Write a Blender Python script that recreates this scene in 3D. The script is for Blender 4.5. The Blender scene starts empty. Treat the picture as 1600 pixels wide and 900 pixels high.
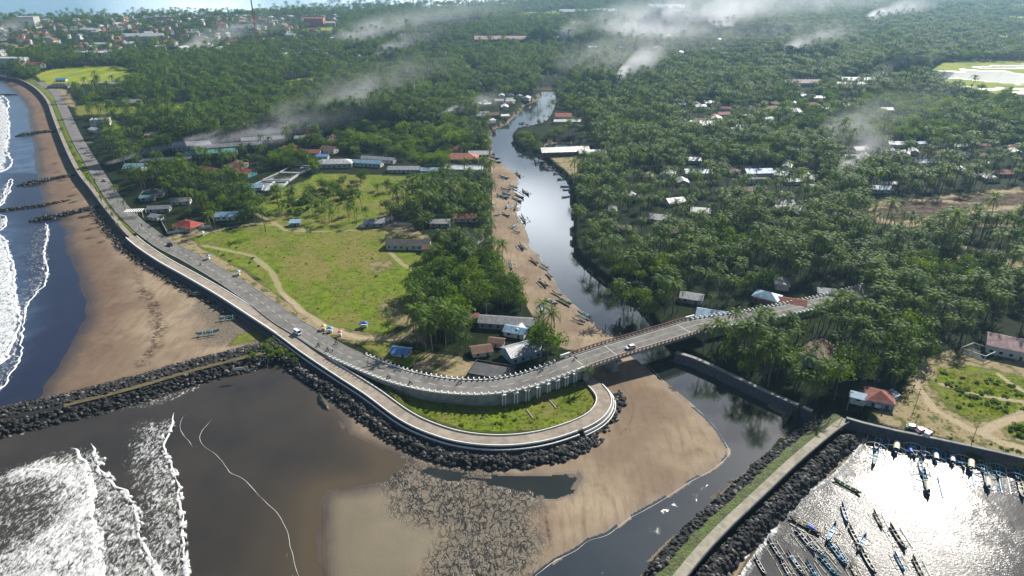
import bpy, math, random
import numpy as np
from math import sin, cos, pi, radians
from mathutils import Vector, Matrix
random.seed(7); rng = np.random.default_rng(11)
SC = bpy.context.scene
COL = SC.collection
H = 150.0; PITCH = radians(25.6); FPX = 1066.0
CP, SP = cos(PITCH), sin(PITCH)
SUN_AZ, SUN_EL = radians(37), radians(35)

# ------------------------------------------------------------------ camera
cam = bpy.data.objects.new('camera', bpy.data.cameras.new('camera')); COL.objects.link(cam)
cam.location = (0, 0, H); cam.rotation_euler = (pi/2 - PITCH, 0, 0)
cam.data.sensor_width = 36; cam.data.lens = 36*FPX/1600; cam.data.clip_start = 1; cam.data.clip_end = 90000
SC.camera = cam

def G(px, py, z=0.0):
    """ground point seen at photo position (px,py) at height z"""
    x = (px-800)/FPX; y = -(py-450)/FPX
    dz = -SP + y*CP; dy = CP + y*SP
    t = (z-H)/dz
    return (x*t, dy*t, z)
def GV(px, py, z=0.0): return Vector(G(px, py, z))
def poly(pts, z=0.0): return np.array([G(a, b, z)[:2] for a, b in pts])
def proj(x, y, z):
    dx, dy, dz = x, y, z-H
    f = dy*CP - dz*SP; u = dy*SP + dz*CP
    return 800+FPX*dx/f, 450-FPX*u/f

# ------------------------------------------------------------------ tagging
def tag(o, label=None, cat=None, group=None, kind=None):
    if label: o['label'] = label
    if cat: o['category'] = cat
    if group: o['group'] = group
    if kind: o['kind'] = kind
    return o
def empty(name, loc=(0,0,0), rz=0, sc=1.0):
    o = bpy.data.objects.new(name, None); COL.objects.link(o)
    o.location = loc; o.rotation_euler = (0,0,rz); o.scale = (sc,sc,sc) if not hasattr(sc,'__len__') else sc
    o.empty_display_size = .5
    return o
def copy_tree(o, parent=None):
    c = o.copy(); COL.objects.link(c)
    if parent is not None: c.parent = parent
    for ch in KIDS.get(o.name, []):
        k = copy_tree(ch, c)
        KIDS.setdefault(c.name, []).append(k)
    return c
KIDS = {}
class MB:
    def __init__(s): s.v=[]; s.f=[]; s.m=[]; s.mi=0; s.mats=[]
    def mat(s, m):
        if m not in s.mats: s.mats.append(m)
        s.mi = s.mats.index(m); return s
    def face(s, *ids): s.f.append(tuple(ids)); s.m.append(s.mi)
    def add(s, vs, fs):
        b = len(s.v); s.v += [tuple(v) for v in vs]
        for f in fs: s.face(*[i+b for i in f])
    def box(s, c, d, rz=0, taper=1.0, M=None):
        x,y,z = d[0]/2,d[1]/2,d[2]/2
        vs=[]
        for k in (-1,1):
            t = taper if k>0 else 1
            for a,b in ((-1,-1),(1,-1),(1,1),(-1,1)):
                X,Y=a*x*t,b*y*t
                p=Vector((c[0]+X*cos(rz)-Y*sin(rz), c[1]+X*sin(rz)+Y*cos(rz), c[2]+k*z))
                vs.append(M@p if M is not None else p)
        s.add(vs, [(3,2,1,0),(4,5,6,7),(0,1,5,4),(1,2,6,5),(2,3,7,6),(3,0,4,7)])
        return s
    def tube(s, pts, r, n=6, cap=True):
        pts=[Vector(p) for p in pts]; rs = r if hasattr(r,'__len__') else [r]*len(pts)
        b=len(s.v)
        for i,p in enumerate(pts):
            t=(pts[min(i+1,len(pts)-1)]-pts[max(i-1,0)]).normalized()
            a=t.cross(Vector((0,0,1)));
            if a.length<1e-3: a=t.cross(Vector((0,1,0)))
            a.normalize(); c=t.cross(a)
            for k in range(n):
                w=2*pi*k/n; q=p+(a*cos(w)+c*sin(w))*rs[i]; s.v.append(tuple(q))
        for i in range(len(pts)-1):
            for k in range(n):
                k2=(k+1)%n; s.face(b+i*n+k,b+i*n+k2,b+(i+1)*n+k2,b+(i+1)*n+k)
        if cap:
            s.face(*[b+k for k in range(n)][::-1]); s.face(*[b+(len(pts)-1)*n+k for k in range(n)])
        return s
    def mesh(s, name, smooth=False):
        me=bpy.data.meshes.new(name); me.from_pydata(s.v,[],s.f)
        for m in s.mats: me.materials.append(m)
        if len(s.mats)>1: me.polygons.foreach_set('material_index', s.m)
        if smooth: me.polygons.foreach_set('use_smooth',[True]*len(s.f))
        me.update(); return me
    def build(s, name, m=None, parent=None, smooth=False):
        if m is not None and not s.mats: s.mats=[m]
        me=s.mesh(name, smooth); o=bpy.data.objects.new(name, me); COL.objects.link(o)
        if parent is not None:
            o.parent=parent; KIDS.setdefault(parent.name,[]).append(o)
        return o

# ------------------------------------------------------------------ node helpers
class N:
    def __init__(s, name):
        s.m=bpy.data.materials.new(name); s.m.use_nodes=True; s.t=s.m.node_tree; s.t.nodes.clear()
        s.out=s.t.nodes.new('ShaderNodeOutputMaterial')
    def n(s, typ, **kw):
        x=s.t.nodes.new(typ)
        for k,v in kw.items():
            if k.startswith('i_'):
                x.inputs[k[2:].replace('_',' ')].default_value=v
            else: setattr(x,k,v)
        return x
    def l(s,a,b): s.t.links.new(a,b)
    def attr(s,name): return s.n('ShaderNodeAttribute',attribute_name=name).outputs['Fac']
    def math(s,op,a,b=None,c=None,clamp=False):
        x=s.n('ShaderNodeMath',operation=op); x.use_clamp=clamp
        for i,v in enumerate((a,b,c)):
            if v is None: continue
            if isinstance(v,(int,float)): x.inputs[i].default_value=v
            else: s.l(v,x.inputs[i])
        return x.outputs[0]
    def mix(s,f,a,b):
        x=s.n('ShaderNodeMix',data_type='RGBA')
        for k,v in ((0,f),(6,a),(7,b)):
            if isinstance(v,(int,float)): x.inputs[k].default_value=v
            elif isinstance(v,(tuple,list)): x.inputs[k].default_value=(*v[:3],1)
            else: s.l(v,x.inputs[k])
        return x.outputs[2]
    def mixf(s,f,a,b):
        x=s.n('ShaderNodeMix',data_type='FLOAT')
        for k,v in ((0,f),(2,a),(3,b)):
            if isinstance(v,(int,float)): x.inputs[k].default_value=v
            else: s.l(v,x.inputs[k])
        return x.outputs[0]
    def pos(s):
        return s.n('ShaderNodeNewGeometry').outputs['Position']
    def noise(s,scale,detail=3,rough=.55,vec=None,stretch=None,dist=0,out='Fac'):
        x=s.n('ShaderNodeTexNoise'); x.inputs['Scale'].default_value=scale; x.inputs['Detail'].default_value=detail
        x.inputs['Roughness'].default_value=rough; x.inputs['Distortion'].default_value=dist
        v=vec if vec is not None else s.pos()
        if stretch:
            mp=s.n('ShaderNodeMapping'); mp.inputs['Scale'].default_value=stretch[:3]
            if len(stretch)>3: mp.inputs['Rotation'].default_value=(0,0,stretch[3])
            s.l(v,mp.inputs['Vector']); v=mp.outputs[0]
        s.l(v,x.inputs['Vector']); return x.outputs[out]
    def ramp(s,f,lo,hi):
        x=s.n('ShaderNodeMapRange'); x.inputs[1].default_value=lo; x.inputs[2].default_value=hi; x.interpolation_type='SMOOTHSTEP'
        s.l(f,x.inputs[0]); return x.outputs[0]
    def pbr(s,col,rough=.8,bump=None,bs=.5,bd=1.0,spec=.5,**kw):
        p=s.n('ShaderNodeBsdfPrincipled')
        for k,v in (('Base Color',col),('Roughness',rough),('Specular IOR Level',spec)):
            if isinstance(v,(tuple,list)): p.inputs[k].default_value=(*v[:3],1)
            elif isinstance(v,(int,float)): p.inputs[k].default_value=v
            else: s.l(v,p.inputs[k])
        for k,v in kw.items():
            k=k.replace('_',' ')
            if isinstance(v,(int,float)): p.inputs[k].default_value=v
            else: s.l(v,p.inputs[k])
        if bump is not None:
            b=s.n('ShaderNodeBump'); b.inputs['Strength'].default_value=bs; b.inputs['Distance'].default_value=bd
            s.l(bump,b.inputs['Height']); s.l(b.outputs[0],p.inputs['Normal'])
        s.l(p.outputs[0],s.out.inputs[0]); s.p=p; return s.m
_mc={}
def simple(name,col,rough=.7,var=.25,scale=1.2,bs=.15,metal=0.0):
    """painted / weathered surface: colour with soft mottling, a little grime and bump"""
    if name in _mc: return _mc[name]
    m=N(name); tc=m.n('ShaderNodeTexCoord').outputs['Object']
    a=m.noise(scale,5,.65,vec=tc); g=m.noise(scale*7,3,.6,vec=tc)
    oi=m.n('ShaderNodeObjectInfo').outputs['Random']
    f=m.math('ADD',m.ramp(a,.3,.75),m.math('MULTIPLY',oi,.5))
    dark=tuple(c*(1-var) for c in col); lite=tuple(min(1,c*(1+var*.45)) for c in col)
    c=m.mix(m.math('MULTIPLY',f,.66),dark,lite)
    m.pbr(c,rough,bump=g,bs=bs,bd=.1,Metallic=metal,spec=.2); _mc[name]=m.m; return m.m

def catmull(pts, step=2.0):
    pts=[Vector(p) for p in pts]; out=[]
    for i in range(len(pts)-1):
        p0=pts[max(i-1,0)];p1=pts[i];p2=pts[i+1];p3=pts[min(i+2,len(pts)-1)]
        n=max(1,int((p2-p1).length/step))
        for k in range(n):
            t=k/n
            out.append(0.5*((2*p1)+(-p0+p2)*t+(2*p0-5*p1+4*p2-p3)*t*t+(-p0+3*p1-3*p2+p3)*t**3))
    out.append(pts[-1]); return out
def resample(pts, step):
    d=[0]
    for a,b in zip(pts,pts[1:]): d.append(d[-1]+(b-a).length)
    n=max(2,int(d[-1]/step)+1); out=[]; j=0
    for k in range(n):
        s=d[-1]*k/(n-1)
        while j<len(d)-2 and d[j+1]<s: j+=1
        t=(s-d[j])/max(1e-6,d[j+1]-d[j]); out.append(pts[j].lerp(pts[j+1],t))
    return out
def normals2(pts):
    out=[]
    for i in range(len(pts)):
        t=pts[min(i+1,len(pts)-1)]-pts[max(i-1,0)]; t.z=0; t.normalize()
        out.append(Vector((-t.y,t.x,0)))      # left of travel
    return out
def sweep(mb, pts, prof, closed=False, zabs=False, cap=True):
    """prof: list of (offset to the left, height) ; closed -> solid"""
    ns=normals2(pts); b=len(mb.v); k=len(prof)
    for p,n in zip(pts,ns):
        for o,z in prof:
            q=p+n*o; mb.v.append((q.x,q.y,z if zabs else p.z+z))
    m = k if closed else k-1
    for i in range(len(pts)-1):
        for j in range(m):
            j2=(j+1)%k; mb.face(b+i*k+j, b+i*k+j2, b+(i+1)*k+j2, b+(i+1)*k+j)
    if closed and cap:
        mb.face(*[b+j for j in range(k)][::-1]); mb.face(*[b+(len(pts)-1)*k+j for j in range(k)])
    return mb
SKY_S=.05; SUN_S=5.0; EXPO=.82; HAZE=0.82e-4; CLOUD=(62,65,69,1); HAZEC=(.40,.70,1,1)
# ------------------------------------------------------------------ centre lines
ROADZ=[((60,128),4.2),((85,143),4.2),((100,172),4.2),((118,212),4.2),((140,250),4.2),((163,288),4.2),((187,322),4.2),((218,353),4.2),((256,381),4.2),((300,404),4.2),((350,433),4.25),((400,466),4.3),((440,496),4.35),((478,519),4.4),((520,545),4.7),((570,568),5.2),((620,587),5.8),((670,599),6.4),((720,604.5),6.9),((770,604),7.4),((820,595),7.8),((865,580),8.1),((905,564.5),8.4),((950,549),8.6),((1000,534),8.7),((1050,519),8.7),((1085,508.5),8.6),((1120,502),8.3),((1165,496),7.8),((1210,487.5),7.2),((1260,477),6.5),((1310,466),5.8),((1360,452),5.2),((1430,436),4.6),((1520,420),4.2),((1700,395),4.2)]
RW=catmull([GV(a,b,z) for (a,b),z in ROADZ],2.0); RW=resample(RW,2.0)
def near_idx(px,py,z): 
    q=GV(px,py,z); return min(range(len(RW)),key=lambda i:(RW[i]-q).length)
iA=near_idx(905,564.5,8.4); iB=near_idx(1085,508.5,8.6); iW=near_idx(560,564,5.1); iE=near_idx(1360,452,5.2); iS=near_idx(218,353,4.2); iM=near_idx(470,515,4.4)
PZ=[((-60,95),4.15),((0,118),4.15),((30,124),4.15),((55,137),4.15),((74,157),4.15),((84,182),4.15),((95,210),4.15),((108,240),4.15),((124,270),4.15),((146,298),4.15),((170,330),4.15),((206,371),4.1),((250,403),4.1),((300,431),4.1),((350,460),4.1),((400,492),4.1),((440,518),4.1),((480,547),4.1),((530,580),4.0),((580,612),3.9),((630,648),3.8),((670,668),3.7),((720,683),3.6),((780,688.5),3.6),((840,683),3.6),((890,669),3.6),((925,653),3.5),((941,636),3.4),((943,619),3.2),((931,603),2.9),((917,592),2.6)]
PW=resample(catmull([GV(a,b,z) for (a,b),z in PZ],2.0),2.0)
def pidx(px,py,z=4): 
    q=GV(px,py,z); return min(range(len(PW)),key=lambda i:(PW[i]-q).length)
JZ=[(1040,925),(1062,900),(1078,880),(1102,852),(1135,818),(1168,787),(1200,757),(1235,724),(1270,694),(1300,670),(1322,655)]
JW=resample(catmull([GV(a,b,3.4) for a,b in JZ],2),2)
bw=[GV(a,b,3) for a,b in [(-900,905),(-500,770),(-200,700),(0,650),(100,628),(200,603),(300,574),(380,554),(440,541),(475,536)]]

def nearline(pts,X,Y,far=40.0):
    """distance, side (+1 left of travel) and line height for points near a polyline"""
    A=np.array([[p.x,p.y,p.z] for p in pts]); D=np.full(X.shape,far); Sd=np.ones(X.shape); Zl=np.full(X.shape,99.0)
    x0,y0=A[:,:2].min(0)-far; x1,y1=A[:,:2].max(0)+far
    ii=np.nonzero((X>x0)&(X<x1)&(Y>y0)&(Y<y1))[0]; x=X[ii];y=Y[ii]; d=D[ii];s=Sd[ii];z=Zl[ii]
    for k in range(len(A)-1):
        ax,ay,az=A[k];bx,by,bz=A[k+1]; m=(abs(x-ax)<far+6)&(abs(y-ay)<far+6)
        if not m.any(): continue
        xm=x[m];ym=y[m];ex,ey=bx-ax,by-ay
        t=np.clip(((xm-ax)*ex+(ym-ay)*ey)/(ex*ex+ey*ey+1e-9),0,1)
        dd=np.hypot(xm-ax-t*ex,ym-ay-t*ey); sg=np.sign(ex*(ym-ay)-ey*(xm-ax)); u=dd<d[m]
        mi=np.nonzero(m)[0][u]; d[mi]=dd[u]; s[mi]=sg[u]; z[mi]=(az+t*(bz-az))[u]
    D[ii]=d;Sd[ii]=s;Zl[ii]=z; return D,Sd,Zl
# ------------------------------------------------------------------ zones (all plan outlines, in metres)
def vnoise(x, y, s, seed=0):
    x=x/s+seed*17.3; y=y/s-seed*9.1
    xi=np.floor(x).astype(np.int64); yi=np.floor(y).astype(np.int64); fx=x-xi; fy=y-yi
    fx=fx*fx*(3-2*fx); fy=fy*fy*(3-2*fy)
    def h(a,b):
        n=(a*374761393+b*668265263+seed*1442695041)&0xffffffff
        n=((n^(n>>13))*1274126177)&0xffffffff
        return ((n^(n>>16))&0xffff)/65535.0
    return (h(xi,yi)*(1-fx)+h(xi+1,yi)*fx)*(1-fy)+(h(xi,yi+1)*(1-fx)+h(xi+1,yi+1)*fx)*fy
def fbm(x,y,s,seed=0,o=3):
    t=0;a=1;w=0
    for k in range(o): t=t+a*vnoise(x,y,s/2**k,seed+k); w+=a; a*=.5
    return t/w
def sdist(P, X, Y, far=60.0):
    """signed distance, positive inside, clipped at -far outside"""
    out=np.full(X.shape,-far)
    x0,y0=P.min(0)-far; x1,y1=P.max(0)+far
    idx=np.nonzero((X>x0)&(X<x1)&(Y>y0)&(Y<y1))[0]
    if len(idx)==0: return out
    for c in range(0,len(idx),60000):
        ii=idx[c:c+60000]; x=X[ii]; y=Y[ii]; d=np.full(x.shape,1e18); ins=np.zeros(x.shape,bool)
        for k in range(len(P)):
            ax,ay=P[k]; bx,by=P[(k+1)%len(P)]
            ex,ey=bx-ax,by-ay; L=ex*ex+ey*ey+1e-9
            t=np.clip(((x-ax)*ex+(y-ay)*ey)/L,0,1)
            dd=(x-ax-t*ex)**2+(y-ay-t*ey)**2; d=np.minimum(d,dd)
            c1=(ay>y)!=(by>y)
            xc=ax+(y-ay)*ex/(ey if abs(ey)>1e-9 else 1e-9)
            ins^=c1&(x<xc)
        d=np.sqrt(d); out[ii]=np.clip(np.where(ins,d,-d),-far,None)
    return out
def ldist(L, X, Y, far=30.0):
    """distance to an open line"""
    out=np.full(X.shape,far)
    x0,y0=L.min(0)-far; x1,y1=L.max(0)+far
    ii=np.nonzero((X>x0)&(X<x1)&(Y>y0)&(Y<y1))[0]
    if len(ii)==0: return out
    x=X[ii];y=Y[ii];d=np.full(x.shape,1e18)
    for k in range(len(L)-1):
        ax,ay=L[k];bx,by=L[k+1];ex,ey=bx-ax,by-ay
        t=np.clip(((x-ax)*ex+(y-ay)*ey)/(ex*ex+ey*ey+1e-9),0,1)
        d=np.minimum(d,(x-ax-t*ex)**2+(y-ay-t*ey)**2)
    out[ii]=np.minimum(np.sqrt(d),far); return out
def S(x,a,b):
    t=np.clip((x-a)/(b-a),0,1); return t*t*(3-2*t)
LAND=4.0
HW=4.6
# water's edge of the west beach, from far to near, then the basin south of the breakwater
SEA=poly([(-900,60),(-300,95),(0,127),(30,150),(43,170),(45,190),(50,212),(53,235),(57,270),(60,290),(65,306),(64,318),(72,328),(94,346),(100,360),(106,400),(122,430),(132,460),(133,495),(122,520),(108,548),(92,572),(74,600),(62,622),(-20,650),(-700,760),(-1400,900),(-2600,700),(-2600,60)])
BASIN=poly([(-700,740),(-20,665),(30,668),(130,640),(250,620),(330,590),(420,565),(468,560),(490,580),(502,605),(503,628),(530,655),(542,678),(580,700),(622,716),(640,728),(618,742),(608,755),(560,762),(515,768),(500,790),(498,830),(500,905),(490,1100),(470,1300),(-700,1400),(-1500,1000)])
POOL=poly([(640,728),(700,738),(742,744),(800,747),(850,747),(903,742),(906,748),(893,768),(866,777),(838,776),(822,766),(780,757),(700,748)])
RIPPLE=poly([(606,722),(640,722),(700,735),(760,745),(822,762),(838,775),(832,810),(838,850),(820,905),(800,1000),(760,1300),(560,1300),(640,1000),(660,905),(672,880),(694,846),(697,826),(655,816),(618,792),(608,765),(596,745)])
LITE=poly([(500,770),(540,761),(600,764),(620,790),(655,816),(696,826),(692,850),(672,880),(655,905),(600,1000),(520,1300),(480,1300),(500,905),(497,830)])
RIVER=poly([(852,141),(866,140),(869,150),(867,168),(858,186),(848,196),(830,200),(806,204),(800,216),(802,230),(818,239),(835,241),(845,246),(862,262),(878,275),(890,288),(893,310),(896,340),(893,370),(896,398),(915,420),(945,445),(975,463),(1000,485),(1020,515),(1045,545),(1075,562),(1120,592),(1180,622),(1225,648),(1228,668),(1222,685),(1207,706),(1190,720),(1160,737),(1130,762),(1092,802),(1052,842),(1022,872),(992,902),(930,990),(800,1300),(600,1300),(780,960),(832,903),(845,892),(870,874),(900,859),(920,844),(950,834),(980,811),(1000,800),(1020,789),(1040,777),(1060,764),(1080,751),(1108,736),(1128,722),(1138,710),(1137,700),(1120,672),(1100,650),(1070,625),(1040,600),(1015,575),(990,557),(965,533),(945,520),(925,502),(900,480),(882,462),(868,445),(858,425),(842,400),(828,385),(822,365),(816,348),(808,332),(811,312),(802,298),(812,285),(808,271),(790,262),(770,242),(765,216),(768,203),(790,194),(806,180),(818,165),(836,157),(848,146)])
RIVFAR=poly([(722,108),(736,104),(741,116),(752,128),(765,133),(790,138),(850,140),(868,141),(866,146),(848,147),(800,145),(760,139),(738,127),(726,118)])
INLET=poly([(846,236),(850,226),(870,222),(905,224),(905,232),(870,240),(858,248)])
HARB=poly([(1345,679),(1400,690),(1450,703),(1520,720),(1600,741),(2400,940),(2400,1500),(1000,1500),(1120,930),(1150,895),(1176,858),(1202,828),(1225,795),(1255,765),(1292,742),(1322,712),(1340,690)])
FARSEA=np.array([G(*p,0)[:2] for p in [(-1200,20),(-600,36),(-200,42),(0,34),(60,34),(130,31),(200,33),(240,29),(300,28),(380,26),(480,19),(560,14),(640,12),(700,10),(780,6),(830,0),(900,-10),(1000,-20),(1400,-38),(2200,-50)]]+[(40000,60000),(-60000,60000),(-60000,3000)])
# sand
BEACH=poly([(-900,40),(-300,80),(0,116),(30,124),(54,138),(72,156),(83,180),(95,210),(108,240),(124,272),(146,300),(160,325),(203,374),(250,410),(300,440),(350,470),(400,505),(432,525),(442,531),(330,560),(200,590),(62,626),(-30,660),(-700,780),(-900,700)],1.0)
SPIT=poly([(762,246),(768,300),(765,350),(768,400),(790,440),(815,470),(835,500),(850,530),(880,552),(905,562),(915,590),(930,605),(946,625),(950,650),(935,672),(900,692),(860,708),(800,715),(740,714),(680,704),(620,682),(560,645),(520,600),(485,566),(465,556),(495,610),(520,660),(560,700),(620,735),(600,760),(500,765),(490,905),(480,1300),(1000,1300),(1000,902),(1240,640),(1140,600),(1060,560),(1010,560),(960,500),(900,430),(860,380),(850,250),(800,235),(770,235)],0.6)
SANDS=poly([(1040,870),(1000,905),(900,1100),(1000,1100),(1060,905)],.6)
HSAND=poly([(1128,915),(1170,845),(1197,800),(1240,762),(1285,730),(1320,696),(1343,676),(1352,684),(1340,704),(1318,726),(1296,748),(1258,768),(1236,790),(1215,818),(1200,842),(1176,866),(1156,905)],.4)
# cover on the land
MEADOW=poly([(300,372),(340,361),(370,356),(405,352),(425,335),(400,322),(420,300),(470,285),(500,270),(545,272),(600,275),(680,275),(670,300),(640,318),(590,345),(600,360),(650,372),(690,380),(668,420),(655,452),(650,478),(630,500),(600,522),(560,515),(520,508),(488,494),(450,470),(420,448),(385,425),(345,402),(318,388)],LAND)
DRYS=[poly(p,LAND) for p in ([(520,385),(560,378),(600,395),(610,420),(570,430),(530,415)],[(440,400),(500,395),(520,430),(480,450),(450,430)],[(575,480),(620,470),(650,480),(640,505),(590,510)],[(380,370),(440,372),(430,390),(390,388)])]
DIRT=[poly(p,LAND) for p in ([(255,372),(300,360),(330,362),(322,385),(350,403),(385,423),(412,446),(440,470),(480,494),(510,508),(560,520),(610,524),(640,520),(660,500),(670,470),(690,480),(665,540),(620,532),(565,536),(520,530),(480,508),(440,480),(400,455),(350,425),(300,395)],
   [(600,352),(640,350),(672,372),(650,388),(610,384)],[(1345,655),(1385,640),(1400,618),(1430,585),(1440,565),(1500,545),(1620,560),(1700,740),(1600,718),(1480,690)],[(1320,322),(1450,308),(1600,292),(1700,300),(1700,360),(1600,352),(1480,356),(1400,352),(1345,343)],[(1478,380),(1530,386),(1620,402),(1620,420),(1500,404)],
   [(640,550),(720,560),(760,575),(800,590),(700,590),(650,575)],[(880,185),(910,182),(905,192),(885,196)],[(860,228),(905,225),(915,236),(900,262),(892,278),(878,262),(860,246)],[(60,133),(90,128),(110,150),(120,168),(95,165),(75,150)],[(0,70),(60,64),(60,72),(0,80)])]
PATHS=[(np.array([G(a,b,LAND)[:2] for a,b in p]),w) for p,w in (
   ([(318,366),(360,355),(400,349),(430,352),(500,362),(590,358),(612,366),(640,358)],1.0),([(400,334),(425,346),(446,360),(500,362)],1.5),
   ([(612,366),(607,382),(610,395),(628,412),(650,425),(668,448)],1.4),([(318,384),(360,392),(395,400),(425,425),(438,455),(470,485),(510,510),(560,528),(620,532)],1.9),
   ([(1700,720),(1610,705),(1560,690),(1535,675),(1560,662),(1600,648),(1700,610)],2.6),([(1440,570),(1432,600),(1460,640),(1510,668),(1560,690)],1.6),([(1470,600),(1530,618),(1600,628),(1700,640)],1.0),([(1560,585),(1580,600),(1610,618)],1.0),
   ([(1322,333),(1350,334),(1400,349),(1450,341),(1500,334),(1600,321),(1700,310)],2.0),([(1322,328),(1400,322),(1450,311),(1530,318)],1.6),([(1450,311),(1490,306),(1600,296)],1.6),([(1480,343),(1530,330)],2.2),([(1490,384),(1530,393),(1600,408),(1700,425)],2.4),([(1478,394),(1520,402)],1.8),
   ([(890,240),(900,262),(897,278)],2.0))]
LAWNS=[poly(p,LAND) for p in ([(1462,576),(1500,570),(1545,578),(1620,592),(1640,640),(1560,658),(1510,655),(1480,632),(1455,604)],[(1566,668),(1590,657),(1640,650),(1640,695),(1600,690),(1575,682)],[(340,540),(365,515),(382,508),(410,505),(434,520),(442,529),(400,538)],
   [(560,535),(610,532),(655,560),(640,572),(600,560)],[(905,262),(912,240),(930,242),(925,270)],[(118,166),(170,160),(200,165),(240,160),(300,158),(300,166),(240,176),(180,178),(120,180)],[(150,185),(180,188),(190,205),(160,205)],[(700,270),(740,280),(720,300),(680,300)])]
FIELDS=[poly(p,LAND) for p in ([(55,117),(80,108),(120,105),(180,103),(205,108),(200,112),(210,114),(243,118),(190,126),(105,134),(70,130)],[(425,131),(460,124),(500,119),(508,124),(450,134)],[(636,46),(690,38),(720,32),(760,29),(745,37),(700,44),(660,49)],[(575,46),(612,42),(612,46),(578,49)],[(1445,108),(1478,97),(1620,95),(1680,150),(1560,147),(1500,134),(1458,122)],[(1535,56),(1620,50),(1620,58),(1560,57)],[(1560,9),(1620,6),(1620,14)],[(805,20),(900,16),(900,22),(812,26)],[(1540,28),(1620,24),(1620,30)],[(262,166),(300,158),(302,166),(280,175)],[(470,46),(520,41),(525,46),(480,50)])]
FLOOD=[poly(p,LAND) for p in ([(1468,108),(1500,99),(1620,97),(1680,140),(1600,146),(1560,138),(1500,128),(1458,119),(1455,113)],)]
SOIL=[poly(p,LAND) for p in ([(1350,332),(1380,322),(1450,314),(1520,320),(1490,332),(1450,338),(1400,346)],[(1500,340),(1560,330),(1700,318),(1700,345),(1540,350)],[(1460,311),(1600,300),(1700,300),(1700,315),(1550,322)])]
LAWN_IN=poly([(590,590),(640,612),(700,622),(780,626),(850,618),(900,604),(928,600),(938,618),(930,640),(890,665),(850,675),(790,680),(730,676),(680,662),(630,635)],3.0)
POND=poly([(385,292),(440,258),(497,262),(440,300),(384,305)],LAND)

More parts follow.
